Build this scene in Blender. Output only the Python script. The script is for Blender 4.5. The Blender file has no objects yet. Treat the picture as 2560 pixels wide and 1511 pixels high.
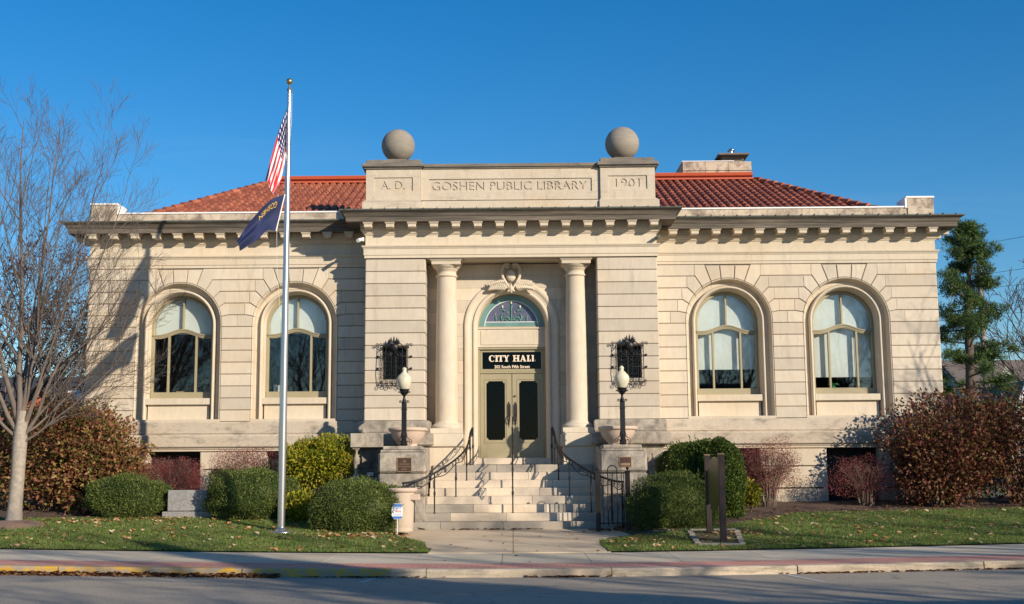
import bpy, math, random
import numpy as np
from mathutils import Vector, Matrix
R = math.radians
sc = bpy.context.scene
col = sc.collection
rng = random.Random(7)

# ---------------------------------------------------------------- camera
EYE = 1.65
cam_d = bpy.data.cameras.new("camera"); cam = bpy.data.objects.new("camera", cam_d); col.objects.link(cam)
cam_d.sensor_fit = 'HORIZONTAL'; cam_d.sensor_width = 36
cam_d.lens = 3030 / 2560 * 36
cam_d.shift_x = 38 / 2560
cam_d.clip_start = .1; cam_d.clip_end = 3000
pt, rl, yw = R(8.1), R(-.35), R(-.69)
fw = Vector((math.sin(yw) * math.cos(pt), math.cos(yw) * math.cos(pt), math.sin(pt)))
rt = Vector((math.cos(yw), -math.sin(yw), 0)); up = rt.cross(fw)
r2 = rt * math.cos(rl) + up * math.sin(rl); u2 = -rt * math.sin(rl) + up * math.cos(rl)
M = Matrix((r2, u2, -fw)).transposed().to_4x4(); M.translation = Vector((0, 0, EYE))
cam.matrix_world = M
sc.camera = cam

# ---------------------------------------------------------------- light
SUN_EL, SUN_AZ = R(20.3), R(44)      # azimuth measured from -Y towards +X
to_sun = Vector((math.sin(SUN_AZ) * math.cos(SUN_EL), -math.cos(SUN_AZ) * math.cos(SUN_EL), math.sin(SUN_EL)))
w = bpy.data.worlds.new("World"); sc.world = w; w.use_nodes = True
nt = w.node_tree; bg = nt.nodes['Background']
sky = nt.nodes.new('ShaderNodeTexSky'); sky.sky_type = 'NISHITA'; sky.sun_disc = False
sky.sun_elevation = SUN_EL; sky.sun_rotation = math.pi - SUN_AZ
sky.altitude = 300; sky.air_density = 1.15; sky.dust_density = .25; sky.ozone_density = 4.5
hs = nt.nodes.new('ShaderNodeHueSaturation'); hs.inputs['Saturation'].default_value = 1.32; hs.inputs['Hue'].default_value = .502
nt.links.new(sky.outputs[0], hs.inputs['Color']); 
# faint high wisps low over the horizon
wtc = nt.nodes.new('ShaderNodeTexCoord'); wm = nt.nodes.new('ShaderNodeMapping'); wm.inputs['Scale'].default_value = (2.2, 2.2, 13); wm.inputs['Rotation'].default_value = (0, R(7), 0)
wn = nt.nodes.new('ShaderNodeTexNoise'); wn.inputs['Scale'].default_value = 1.7; wn.inputs['Detail'].default_value = 7; wn.inputs['Roughness'].default_value = .62; wn.inputs['Distortion'].default_value = .5
wr = nt.nodes.new('ShaderNodeMapRange'); wr.inputs[1].default_value = .52; wr.inputs[2].default_value = .8; wr.inputs[4].default_value = .30
wz = nt.nodes.new('ShaderNodeSeparateXYZ'); wf = nt.nodes.new('ShaderNodeMapRange'); wf.inputs[1].default_value = .0; wf.inputs[2].default_value = .30; wf.inputs[3].default_value = 1; wf.inputs[4].default_value = 0
wp = nt.nodes.new('ShaderNodeMath'); wp.operation = 'MULTIPLY'; wx = nt.nodes.new('ShaderNodeMix'); wx.data_type = 'RGBA'; wx.inputs[7].default_value = (4.2, 5.2, 6.2, 1)
nt.links.new(wtc.outputs['Generated'], wm.inputs[0]); nt.links.new(wm.outputs[0], wn.inputs['Vector']); nt.links.new(wn.outputs['Fac'], wr.inputs[0])
nt.links.new(wtc.outputs['Generated'], wz.inputs[0]); nt.links.new(wz.outputs[2], wf.inputs[0]); nt.links.new(wr.outputs[0], wp.inputs[0]); nt.links.new(wf.outputs[0], wp.inputs[1])
nt.links.new(wp.outputs[0], wx.inputs[0]); nt.links.new(hs.outputs[0], wx.inputs[6]); nt.links.new(wx.outputs[2], bg.inputs[0]); bg.inputs[1].default_value = .112
sd = bpy.data.lights.new("sun", 'SUN'); sd.energy = 5.0; sd.angle = R(.5); sd.color = (1, .87, .70)
sun = bpy.data.objects.new("sun", sd); col.objects.link(sun)
sun.rotation_euler = to_sun.to_track_quat('Z', 'Y').to_euler()
sc.view_settings.view_transform = 'Standard'; sc.view_settings.look = 'None'
sc.view_settings.exposure = .25; sc.view_settings.gamma = 1
sc.render.engine = 'CYCLES'

# ---------------------------------------------------------------- node materials
def newmat(name):
    m = bpy.data.materials.new(name); m.use_nodes = True
    n = m.node_tree.nodes; l = m.node_tree.links; b = n['Principled BSDF']
    return m, n, l, b
def mixc(n, l, fac, a, b, mode='MIX'):
    x = n.new('ShaderNodeMix'); x.data_type = 'RGBA'; x.blend_type = mode
    for s, v in ((x.inputs[0], fac), (x.inputs[6], a), (x.inputs[7], b)):
        if hasattr(v, 'is_output'): l.new(v, s)
        elif isinstance(v, (int, float)): s.default_value = v
        else: s.default_value = (*v, 1) if len(v) == 3 else v
    return x.outputs[2]
def noise(n, l, scale, detail=4, rough=.6, vec=None, stretch=None, dist=0):
    t = n.new('ShaderNodeTexNoise'); t.inputs['Scale'].default_value = scale
    t.inputs['Detail'].default_value = detail; t.inputs['Roughness'].default_value = rough
    t.inputs['Distortion'].default_value = dist
    if vec is None:
        g = n.new('ShaderNodeNewGeometry'); vec = g.outputs['Position']
    if stretch:
        mp = n.new('ShaderNodeMapping'); mp.inputs['Scale'].default_value = stretch; l.new(vec, mp.inputs[0]); vec = mp.outputs[0]
    l.new(vec, t.inputs['Vector'])
    return t.outputs['Fac']
def ramp(n, l, fac, a, b, ca=(0, 0, 0), cb=(1, 1, 1)):
    r = n.new('ShaderNodeValToRGB'); r.color_ramp.elements[0].position = a; r.color_ramp.elements[1].position = b
    r.color_ramp.elements[0].color = (*ca, 1); r.color_ramp.elements[1].color = (*cb, 1)
    l.new(fac, r.inputs[0]); return r.outputs[0]
def bump(n, l, b, h, strength=.3, dist=.02):
    u = n.new('ShaderNodeBump'); u.inputs['Strength'].default_value = strength; u.inputs['Distance'].default_value = dist
    l.new(h, u.inputs['Height']); l.new(u.outputs[0], b.inputs['Normal'])
def island(n):
    g = n.new('ShaderNodeNewGeometry'); return g.outputs['Random Per Island']
def simple(name, c, rough=.6, metal=0, var=.12, scale=6, bmp=0, isl=0, spec=.5):
    m, n, l, b = newmat(name)
    d = tuple(x * (1 - var) for x in c); e = tuple(min(1, x * (1 + var)) for x in c)
    o = mixc(n, l, ramp(n, l, noise(n, l, scale), .3, .7), d, e)
    if isl:
        o = mixc(n, l, island(n), mixc(n, l, 1, o, (1 - isl,) * 3, 'MULTIPLY'), mixc(n, l, 1, o, (1 + isl,) * 3, 'MULTIPLY'))
    l.new(o, b.inputs['Base Color']); b.inputs['Roughness'].default_value = rough
    b.inputs['Metallic'].default_value = metal; b.inputs['Specular IOR Level'].default_value = spec
    if bmp: bump(n, l, b, noise(n, l, scale * 12, 3), bmp, .01)
    return m
def stone(name, c, isl=.07, stain=0, staincol=(.13, .115, .09), lo=.48, hi=.62, str_=(.7, .7, 3.2), rough=.85, bmp=.25, warm=.5, streak=0):
    m, n, l, b = newmat(name)
    o = mixc(n, l, ramp(n, l, noise(n, l, .55, 5, .65), .3, .72), tuple(x * .93 for x in c), tuple(min(1, x * 1.05) for x in c))
    o = mixc(n, l, ramp(n, l, noise(n, l, 9, 5, .7, stretch=(1, 1, .35)), .35, .75), o, mixc(n, l, 1, o, (.9, .88, .85), 'MULTIPLY'))
    if warm: o = mixc(n, l, ramp(n, l, noise(n, l, .8, 3, .5, stretch=(.5, .5, 1.6)), .52, .78), o, mixc(n, l, warm, o, (1.0, .86, .68), 'MULTIPLY'))
    if isl:
        i = island(n)
        o = mixc(n, l, i, mixc(n, l, 1, o, (1 - isl, 1 - isl * .95, 1 - isl * .8), 'MULTIPLY'), mixc(n, l, 1, o, (1 + isl, 1 + isl, 1 + isl), 'MULTIPLY'))
    if streak:
        f3 = ramp(n, l, noise(n, l, 3.2, 6, .7, stretch=(1.6, 1.6, .22)), .56, .74, (0,) * 3, (streak,) * 3)
        o = mixc(n, l, f3, o, (.30, .26, .21))
        f4 = ramp(n, l, noise(n, l, 1.5, 7, .75, dist=.6), .62, .76, (0,) * 3, (streak,) * 3)
        o = mixc(n, l, f4, o, (.34, .28, .21))
    if stain:
        f = ramp(n, l, noise(n, l, 2.2, 8, .72, stretch=str_, dist=.4), lo, hi, (0,) * 3, (stain,) * 3)
        o = mixc(n, l, f, o, staincol)
        f2 = ramp(n, l, noise(n, l, 28, 4, .8), .45, .7, (0,) * 3, (stain * .45,) * 3)
        o = mixc(n, l, f2, o, staincol)
    l.new(o, b.inputs['Base Color']); b.inputs['Roughness'].default_value = rough
    b.inputs['Specular IOR Level'].default_value = .25
    bump(n, l, b, noise(n, l, 60, 4, .7), bmp, .006)
    return m

LIME = (.62, .54, .425)
m_stone = stone("limestone", LIME, isl=.11, streak=.5)
m_stone2 = stone("limestone_grey", (.56, .49, .39), isl=.12, streak=.5)
m_joint = stone("mortar", (.40, .34, .27), isl=0)
m_trim = stone("limestone_trim", (.62, .54, .42), isl=.05, streak=.4)
m_weath = stone("limestone_weathered", (.54, .465, .37), isl=.08, stain=.75, lo=.50, hi=.68, str_=(.8, .8, 2.2), staincol=(.17, .15, .12))
m_base = stone("basement_limestone", (.58, .50, .39), isl=.08, stain=.3, lo=.60, hi=.8, str_=(.8, .8, 1.5))
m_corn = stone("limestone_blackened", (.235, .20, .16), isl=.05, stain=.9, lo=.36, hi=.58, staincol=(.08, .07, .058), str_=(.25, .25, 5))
m_par = stone("parapet_stone", (.58, .49, .38), isl=.1, stain=.9, lo=.46, hi=.62, staincol=(.2, .15, .12), str_=(1.2, 1.2, 1))
m_ball = stone("weathered_ball_stone", (.33, .29, .235), isl=0, stain=.6, lo=.4, hi=.7, staincol=(.18, .17, .15), str_=(.6, .6, 3))
m_attic = stone("attic_stone", (.58, .50, .39), isl=.06, stain=.45, lo=.54, hi=.76, streak=.5)
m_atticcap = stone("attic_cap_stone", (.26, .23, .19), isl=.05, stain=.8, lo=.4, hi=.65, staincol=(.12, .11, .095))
m_ped = stone("pedestal_stone", (.48, .42, .34), isl=.06, stain=.95, lo=.40, hi=.66, str_=(1.6, 1.6, 1.2), staincol=(.15, .135, .115))
m_step = stone("step_stone", (.68, .58, .45), isl=.12, stain=.35, lo=.58, hi=.8)
m_floor = stone("step_grey_stone", (.40, .36, .30), isl=.1, stain=.4, lo=.5, hi=.8)
m_white = simple("white_metal_cap", (.8, .79, .76), .5, 0, .05)
m_iron = simple("wrought_iron", (.014, .014, .016), .42, .3, .3, 30, .2)
m_gate = simple("gate_post_paint", (.025, .02, .018), .4, .3, .2)
m_bronze = simple("bronze_post_metal", (.07, .055, .05), .4, .6, .1)
m_frame = simple("olive_frame_paint", (.33, .285, .175), .5, 0, .05, 3)
m_frame_t = simple("teal_lunette_paint", (.14, .26, .24), .35, 0, .12, 3)
m_dark = simple("dark_interior", (.025, .023, .022), .9, 0, .2)
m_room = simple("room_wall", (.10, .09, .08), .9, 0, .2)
m_shade = simple("white_roller_shade", (.80, .82, .76), .9, 0, .03, 30)
m_alu = simple("brushed_aluminium", (.62, .60, .58), .28, .9, .05, 40)
m_brass = simple("gold_ball_finish", (.48, .37, .18), .3, .9, .1)
m_globe = simple("pearl_glass_globe", (.62, .58, .43), .16, 0, .12, 9)
m_terra = simple("pinkish_concrete_planter", (.55, .42, .33), .8, 0, .06, 14, .3)
m_binm = simple("exposed_aggregate_concrete", (.50, .41, .32), .85, 0, .14, 60, .5)
m_gran = simple("rough_granite", (.30, .29, .28), .9, 0, .25, 22, 1)
m_bark = simple("smooth_grey_bark", (.34, .29, .235), .9, 0, .22, 12, .5)
m_twig = simple("twig_bark", (.20, .145, .11), .9, 0, .2, 6)
m_bark2 = simple("dark_bark", (.10, .075, .06), .9, 0, .25, 12, .5)
m_soil0 = simple("bare_brown_soil", (.30, .19, .13), .95, 0, .3, 14, 1)
m_soil = simple("bark_mulch", (.11, .07, .05), .95, 0, .4, 25, 1)
m_fl_gold = simple("gold_lettering", (.65, .42, .08), .5, 0, .05)
m_cream = simple("cream_lettering", (.80, .66, .50), .55, 0, .02)
m_signw = simple("white_sign_face", (.8, .8, .8), .4, 0, .02)
m_signb = simple("blue_sign_print", (.07, .19, .50), .4, 0, .05)
m_signr = simple("red_sign_print", (.75, .16, .18), .4, 0, .05)
m_plaque = simple("bronze_plaque_face", (.09, .05, .036), .45, .4, .2, 12)
m_plaque2 = simple("raised_bronze", (.40, .26, .15), .4, .5, .1)
m_redmetal = simple("red_ridge_metal", (.50, .10, .045), .45, .0, .06)
m_patina = simple("dark_gutter_metal", (.12, .125, .105), .6, .2, .3, 9)
m_chrome = simple("steel_flue", (.7, .7, .7), .2, 1, .05)
m_brick2 = simple("orange_brick", (.42, .13, .07), .9, 0, .2, 9)
m_shing = simple("dark_shingles", (.05, .045, .05), .9, 0, .2, 12)
m_shing2 = simple("grey_shingles", (.16, .13, .11), .9, 0, .2, 12)
m_shing3 = simple("green_grey_shingles", (.13, .15, .11), .9, 0, .15, 12)
m_siding = simple("pale_siding", (.42, .44, .40), .8, 0, .08, 5)

def glass_mat(name, tint=(.93, .97, .97), rough=.02, base=.12, top=.85):
    m, n, l, b = newmat(name); n.remove(b)
    tr = n.new('ShaderNodeBsdfTransparent'); tr.inputs[0].default_value = (*tint, 1)
    gl = n.new('ShaderNodeBsdfGlossy'); gl.inputs['Roughness'].default_value = rough
    lw = n.new('ShaderNodeLayerWeight'); lw.inputs['Blend'].default_value = .25
    mr = n.new('ShaderNodeMapRange'); mr.inputs[3].default_value = base; mr.inputs[4].default_value = top
    l.new(lw.outputs['Fresnel'], mr.inputs[0])
    bp = n.new('ShaderNodeBump'); bp.inputs['Strength'].default_value = .012; bp.inputs['Distance'].default_value = .02
    l.new(noise(n, l, 1.6, 2), bp.inputs['Height']); l.new(bp.outputs[0], gl.inputs['Normal'])
    mx = n.new('ShaderNodeMixShader'); l.new(mr.outputs[0], mx.inputs[0]); l.new(tr.outputs[0], mx.inputs[1]); l.new(gl.outputs[0], mx.inputs[2])
    l.new(mx.outputs[0], n['Material Output'].inputs[0]); return m
m_glass = glass_mat("window_glass")
m_glassd = glass_mat("dark_door_glass", (.30, .30, .30), .02, .010, .3)

def leafmat(name, cols, rough=.55, trans=.25):
    m, n, l, b = newmat(name)
    r = n.new('ShaderNodeValToRGB'); cr = r.color_ramp; cr.interpolation = 'LINEAR'
    while len(cr.elements) < len(cols): cr.elements.new(.5)
    for i, c in enumerate(cols): cr.elements[i].position = i / (len(cols) - 1); cr.elements[i].color = (*c, 1)
    mm = n.new('ShaderNodeMath'); mm.operation = 'ADD'; l.new(island(n), mm.inputs[0])
    ns = n.new('ShaderNodeMath'); ns.operation = 'MULTIPLY_ADD'; l.new(noise(n, l, 2.2, 3), ns.inputs[0]); ns.inputs[1].default_value = 1.0; ns.inputs[2].default_value = -.5
    l.new(ns.outputs[0], mm.inputs[1]); l.new(mm.outputs[0], r.inputs[0])
    l.new(r.outputs[0], b.inputs['Base Color']); b.inputs['Roughness'].default_value = rough
    b.inputs['Specular IOR Level'].default_value = .3
    if trans:
        t = n.new('ShaderNodeBsdfTranslucent'); l.new(r.outputs[0], t.inputs[0])
        mx = n.new('ShaderNodeMixShader'); mx.inputs[0].default_value = trans
        l.new(b.outputs[0], mx.inputs[1]); l.new(t.outputs[0], mx.inputs[2]); l.new(mx.outputs[0], n['Material Output'].inputs[0])
    return m
m_yew = leafmat("yew_needles", [(.03, .055, .016), (.07, .11, .028), (.13, .17, .04), (.25, .28, .06)])
m_yew2 = leafmat("boxy_hedge_leaves", [(.02, .045, .008), (.06, .10, .015), (.15, .20, .028)])
m_yell = leafmat("yellow_green_leaves", [(.09, .12, .012), (.20, .24, .015), (.34, .33, .02), (.42, .30, .03)])
m_burn = leafmat("dull_red_leaves", [(.12, .03, .035), (.22, .05, .055), (.30, .08, .07), (.24, .13, .09)])
m_rust = leafmat("rust_green_leaves", [(.06, .08, .015), (.15, .14, .03), (.22, .08, .045), (.30, .13, .06), (.36, .27, .08), (.20, .06, .05), (.26, .10, .05)])
m_burg = leafmat("burgundy_leaves", [(.07, .035, .018), (.14, .04, .03), (.20, .06, .04), (.15, .12, .03), (.19, .08, .05)])
m_plum = leafmat("purple_leaves", [(.04, .012, .02), (.08, .02, .03), (.10, .04, .04)])
m_pine = leafmat("pine_needles", [(.03, .06, .02), (.065, .12, .03), (.13, .18, .04)])
m_grassb = leafmat("grass_blades", [(.08, .15, .025), (.14, .22, .04), (.21, .28, .06), (.34, .33, .14)], .5, .35)
m_dead = leafmat("dead_leaves", [(.30, .12, .045), (.60, .29, .11), (.75, .46, .22), (.82, .66, .42)], .8, .2)
m_dead2 = leafmat("brown_leaf_litter", [(.07, .03, .015), (.18, .07, .03), (.30, .14, .06), (.42, .26, .12)], .8, .1)

# ---------------------------------------------------------------- object bookkeeping
def tag(o, label=None, cat=None, group=None, kind=None):
    if label: o['label'] = label
    if cat: o['category'] = cat
    if group: o['group'] = group
    if kind: o['kind'] = kind
    return o
def thing(name, label, cat, loc=(0, 0, 0), group=None, rz=0):
    o = bpy.data.objects.new(name, None); col.objects.link(o); o.location = loc; o.rotation_euler = (0, 0, rz)
    o.empty_display_size = .2
    return tag(o, label, cat, group)
def copy_tree(o, parent=None):
    c = o.copy(); col.objects.link(c)
    if parent: c.parent = parent; c.matrix_parent_inverse = o.matrix_parent_inverse.copy()
    for ch in list(o.children): copy_tree(ch, c)
    return c
class MB:
    def __init__(s): s.v = []; s.f = []; s.m = []; s.s = []
    def add(s, vs, fs, mi=0, sm=False):
        k = len(s.v); s.v += [tuple(p) for p in vs]
        for f in fs: s.f.append([i + k for i in f]); s.m.append(mi); s.s.append(sm)
    def box(s, x0, x1, y0, y1, z0, z1, b=0, mi=0):
        if x0 > x1: x0, x1 = x1, x0
        if b <= 0:
            s.add([(x0, y0, z0), (x1, y0, z0), (x1, y1, z0), (x0, y1, z0), (x0, y0, z1), (x1, y0, z1), (x1, y1, z1), (x0, y1, z1)],
                  [(0, 3, 2, 1), (4, 5, 6, 7), (0, 1, 5, 4), (1, 2, 6, 5), (2, 3, 7, 6), (3, 0, 4, 7)], mi)
            return
        X, Y, Z = (x0, x1), (y0, y1), (z0, z1); V = []; idx = {}
        for i in (0, 1):
            for j in (0, 1):
                for k in (0, 1):
                    sx, sy, sz = (1 - 2 * i) * b, (1 - 2 * j) * b, (1 - 2 * k) * b
                    for ax, p in enumerate(((X[i], Y[j] + sy, Z[k] + sz), (X[i] + sx, Y[j], Z[k] + sz), (X[i] + sx, Y[j] + sy, Z[k]))):
                        idx[(i, j, k, ax)] = len(V); V.append(p)
        g = idx; F = []
        for i in (0, 1):
            q = [g[(i, 0, 0, 0)], g[(i, 1, 0, 0)], g[(i, 1, 1, 0)], g[(i, 0, 1, 0)]]; F.append(q if i else q[::-1])
            q = [g[(0, i, 0, 1)], g[(0, i, 1, 1)], g[(1, i, 1, 1)], g[(1, i, 0, 1)]]; F.append(q if i else q[::-1])
            q = [g[(0, 0, i, 2)], g[(1, 0, i, 2)], g[(1, 1, i, 2)], g[(0, 1, i, 2)]]; F.append(q if i else q[::-1])
        for a in (0, 1):
            for c in (0, 1):
                F.append([g[(a, c, 0, 0)], g[(a, c, 0, 1)], g[(a, c, 1, 1)], g[(a, c, 1, 0)]])
                F.append([g[(a, 0, c, 0)], g[(a, 0, c, 2)], g[(a, 1, c, 2)], g[(a, 1, c, 0)]])
                F.append([g[(0, a, c, 1)], g[(0, a, c, 2)], g[(1, a, c, 2)], g[(1, a, c, 1)]])
                for k in (0, 1): F.append([g[(a, c, k, 0)], g[(a, c, k, 1)], g[(a, c, k, 2)]])
        s.add(V, F, mi)
    def prism(s, poly, y0, y1, mi=0, back=False):
        n = len(poly); V = [(x, y0, z) for x, z in poly] + [(x, y1, z) for x, z in poly]
        F = [list(range(n))] + [[i, (i + 1) % n, n + (i + 1) % n, n + i] for i in range(n)]
        if back: F.append(list(range(2 * n - 1, n - 1, -1)))
        s.add(V, F, mi)
    def zprism(s, poly, z0, z1, mi=0):
        n = len(poly); V = [(x, y, z0) for x, y in poly] + [(x, y, z1) for x, y in poly]
        s.add(V, [list(range(n)), list(range(2 * n - 1, n - 1, -1))] + [[i, (i + 1) % n, n + (i + 1) % n, n + i] for i in range(n)], mi)
    def lathe(s, prof, cx, cy, n=24, mi=0, cap=True, sx=1, sy=1, a0=0):
        V = []; F = []
        for r, z in prof:
            for i in range(n):
                a = a0 + 2 * math.pi * i / n; V.append((cx + r * math.cos(a) * sx, cy + r * math.sin(a) * sy, z))
        for j in range(len(prof) - 1):
            for i in range(n): F.append([j * n + i, j * n + (i + 1) % n, (j + 1) * n + (i + 1) % n, (j + 1) * n + i])
        s.add(V, F, mi, True)
        if cap:
            s.add(V[:n], [list(range(n))[::-1]], mi); s.add(V[-n:], [list(range(n))], mi)
    def tube(s, pts, rad, n=6, mi=0, cap=True):
        pts = [Vector(p) for p in pts]; m = len(pts)
        if not isinstance(rad, (list, tuple)): rad = [rad] * m
        V = []; F = []; prev = None
        for i, p in enumerate(pts):
            t = (pts[min(i + 1, m - 1)] - pts[max(i - 1, 0)])
            t = t.normalized() if t.length > 1e-9 else Vector((0, 0, 1))
            if prev is None: a = t.orthogonal().normalized()
            else:
                a = prev - t * prev.dot(t); a = a.normalized() if a.length > 1e-6 else t.orthogonal().normalized()
            prev = a; b = t.cross(a)
            for k in range(n):
                w_ = 2 * math.pi * k / n; V.append(p + (a * math.cos(w_) + b * math.sin(w_)) * rad[i])
        for j in range(m - 1):
            for i in range(n): F.append([j * n + i, j * n + (i + 1) % n, (j + 1) * n + (i + 1) % n, (j + 1) * n + i])
        s.add(V, F, mi, True)
        if cap: s.add(V[:n], [list(range(n))[::-1]], mi); s.add(V[-n:], [list(range(n))], mi)
    def rows(s, rows, mi=0, sm=False, closed=False):
        n = len(rows[0]); V = [p for r in rows for p in r]; F = []
        for j in range(len(rows) - 1):
            for i in range(n - 1 + (1 if closed else 0)):
                F.append([j * n + i, j * n + (i + 1) % n, (j + 1) * n + (i + 1) % n, (j + 1) * n + i])
        s.add(V, F, mi, sm)
    def sweep(s, path, prof, mis=None, side=1):
        """plan sweep with mitred corners; profile (p, z), p = offset outwards (right of travel * side)"""
        P = [Vector((a, b)) for a, b in path]; rows = []
        for i, p in enumerate(P):
            d0 = (P[i] - P[i - 1]).normalized() if i else None
            d1 = (P[i + 1] - P[i]).normalized() if i < len(P) - 1 else None
            n0 = Vector((d0.y, -d0.x)) * side if d0 else None; n1 = Vector((d1.y, -d1.x)) * side if d1 else None
            if n0 is None: o = n1
            elif n1 is None: o = n0
            else: o = (n0 + n1) / (1 + n0.dot(n1))
            rows.append([(p.x + o.x * q, p.y + o.y * q, z) for q, z in prof])
        for j in range(len(prof) - 1):
            mi = mis[j] if mis else 0
            for i in range(len(rows) - 1):
                s.add([rows[i][j], rows[i][j + 1], rows[i + 1][j + 1], rows[i + 1][j]], [(0, 1, 2, 3)], mi)
    def build(s, name, mats, parent=None, **kw):
        me = bpy.data.meshes.new(name); me.from_pydata(s.v, [], s.f)
        for m in (mats if isinstance(mats, (list, tuple)) else [mats]): me.materials.append(m)
        me.polygons.foreach_set('material_index', s.m); me.polygons.foreach_set('use_smooth', s.s)
        me.update()
        return link(name, me, parent, **kw)
def link(name, me, parent=None, **kw):
    o = bpy.data.objects.new(name, me); col.objects.link(o)
    if parent is not None:
        o.parent = parent; L = Vector((0, 0, 0)); p = parent
        while p is not None:
            if p.type == 'EMPTY': L = Vector(p.location); break
            p = p.parent
        if parent.type == 'EMPTY': o.matrix_parent_inverse = Matrix.Translation(-L)
    if kw: tag(o, **kw)
    return o
def npmesh(name, V, F, mats, parent=None, sm=False, **kw):
    """V (n,3) array, F (m,3 or 4) array"""
    me = bpy.data.meshes.new(name); V = np.asarray(V, dtype=np.float32); F = np.asarray(F, dtype=np.int32)
    me.vertices.add(len(V)); me.vertices.foreach_set('co', V.ravel())
    k = F.shape[1]; me.loops.add(F.size); me.loops.foreach_set('vertex_index', F.ravel())
    me.polygons.add(len(F)); me.polygons.foreach_set('loop_start', np.arange(0, F.size, k, dtype=np.int32))
    me.polygons.foreach_set('loop_total', np.full(len(F), k, dtype=np.int32))
    if sm: me.polygons.foreach_set('use_smooth', np.ones(len(F), dtype=bool))
    for m in (mats if isinstance(mats, (list, tuple)) else [mats]): me.materials.append(m)
    me.update(calc_edges=True); me.validate()
    return link(name, me, parent, **kw)
def text_geo(body, height, extrude=.002, width=None, font_off=0):
    """flat lettering from the built-in font: verts in (x, depth, z) with x centred, plus faces"""
    cu = bpy.data.curves.new('t', 'FONT'); cu.body = body; cu.size = 1; cu.extrude = .5; cu.offset = font_off
    cu.align_x = 'CENTER'; cu.resolution_u = 3
    ob = bpy.data.objects.new('t', cu); col.objects.link(ob)
    dg = bpy.context.evaluated_depsgraph_get(); me = bpy.data.meshes.new_from_object(ob.evaluated_get(dg))
    V = [v.co.copy() for v in me.vertices]; F = [list(p.vertices) for p in me.polygons]
    bpy.data.objects.remove(ob); bpy.data.curves.remove(cu); bpy.data.meshes.remove(me)
    y0 = min(v.y for v in V); y1 = max(v.y for v in V); x0 = min(v.x for v in V); x1 = max(v.x for v in V)
    sy = height / (y1 - y0); sx = (width / (x1 - x0)) if width else sy; cx = (x0 + x1) / 2
    return [((v.x - cx) * sx, -(v.z) * extrude, (v.y - y0) * sy) for v in V], F

# terrain height
YK, YB, YC, YG = 20.04, 20.22, 21.2, 23.5     # kerb face, kerb back, brick back, lawn edge
def lift(x): return .0018 * x * x / (1 + x * x / 250)
def ground_z(x, y):
    if y < YK: return lift(x) - .004 * max(0, YK - y) ** 1 * .0
    if y < YG: return .13 + lift(x) + .035 * (y - YK) / (YG - YK)
    d = y - YG; l = lift(x)
    side = .165 + .075 * d + .0025 * d * d + .0011 * x * x / (1 + x * x / 400) + (l - .0011 * x * x / (1 + x * x / 400)) * max(0, 1 - d / 3)
    if d > 7.5: side = .165 + .075 * 7.5 + .0025 * 56.25 + .0011 * x * x / (1 + x * x / 400)
    mid = .165 + .048 * min(d, 4.7) + l
    t = min(1, max(0, (abs(x) - 1.6) / 1.8)); t = t * t * (3 - 2 * t)
    return mid * (1 - t) + side * t
# ================================================================ the city hall
YW, YP, YR = 31.2, 30.3, 31.15          # wing face, pier face, recess wall
XC, XW = 3.70, 11.05                    # half width of centre block, of building
BACK = 46.0
hall = thing('city_hall', 'pale limestone hall with red tiled hip roof, arched windows and columned entrance', 'building', (0, YP, .4))
WX = (5.63, 8.66); ZS = 5.555; RO = 1.115
def cz(k): return 7.04 - .309 * k

# ---- rusticated wings -----------------------------------------------------
def arcpts(r, a0, a1, n, cx, cz_):
    return [(cx + r * math.sin(a0 + (a1 - a0) * i / n), cz_ + r * math.cos(a0 + (a1 - a0) * i / n)) for i in range(n + 1)]
def voussoirs(cx):
    """stone outlines around one arch (x, z), outer face radius RO"""
    T = [(.2, 7.015), (.585, 7.015), (.845, cz(1)), (1.04, cz(2)), (1.18, cz(3)), (1.29, cz(4))]
    ang = [math.atan2(.17, 1.1), math.atan2(.43, 1.03), math.atan2(.67, .9), math.atan2(.87, .70), math.atan2(1.02, .45), math.atan2(1.095, .21)]
    vx = [.869, 1.069, 1.209, 1.329, 1.524]
    A = [(RO * math.sin(a), ZS + RO * math.cos(a)) for a in ang]
    out = []
    for s in (1, -1):
        def P(x, z): return (cx + s * x, z)
        def arc(a0, a1, n=5): return [P(RO * math.sin(a0 + (a1 - a0) * i / n), ZS + RO * math.cos(a0 + (a1 - a0) * i / n)) for i in range(n + 1)]
        polys = [[P(*T[0]), P(*T[1])] + arc(ang[1], ang[0]),
                 [P(*T[1]), P(.61, 7.04), P(vx[0], 7.04), P(vx[0], cz(1)), P(*T[2])] + arc(ang[2], ang[1])]
        for k in range(1, 4):
            polys.append([P(*T[k + 1]), P(vx[k], cz(k)), P(vx[k], cz(k + 1)), P(*T[k + 2])] + arc(ang[k + 2], ang[k + 1]))
        polys.append([P(*T[5]), P(vx[4], cz(4)), P(vx[4], cz(5)), P(RO, cz(5)), P(RO, ZS)] + arc(math.pi / 2, ang[5])[1:])
        out += polys
    a = ang[0]
    out.append([(cx - .2, 7.015), (cx + .2, 7.015)] + [(cx + RO * math.sin(a - 2 * a * i / 5), ZS + RO * math.cos(a - 2 * a * i / 5)) for i in range(6)])
    return out, ang
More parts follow.
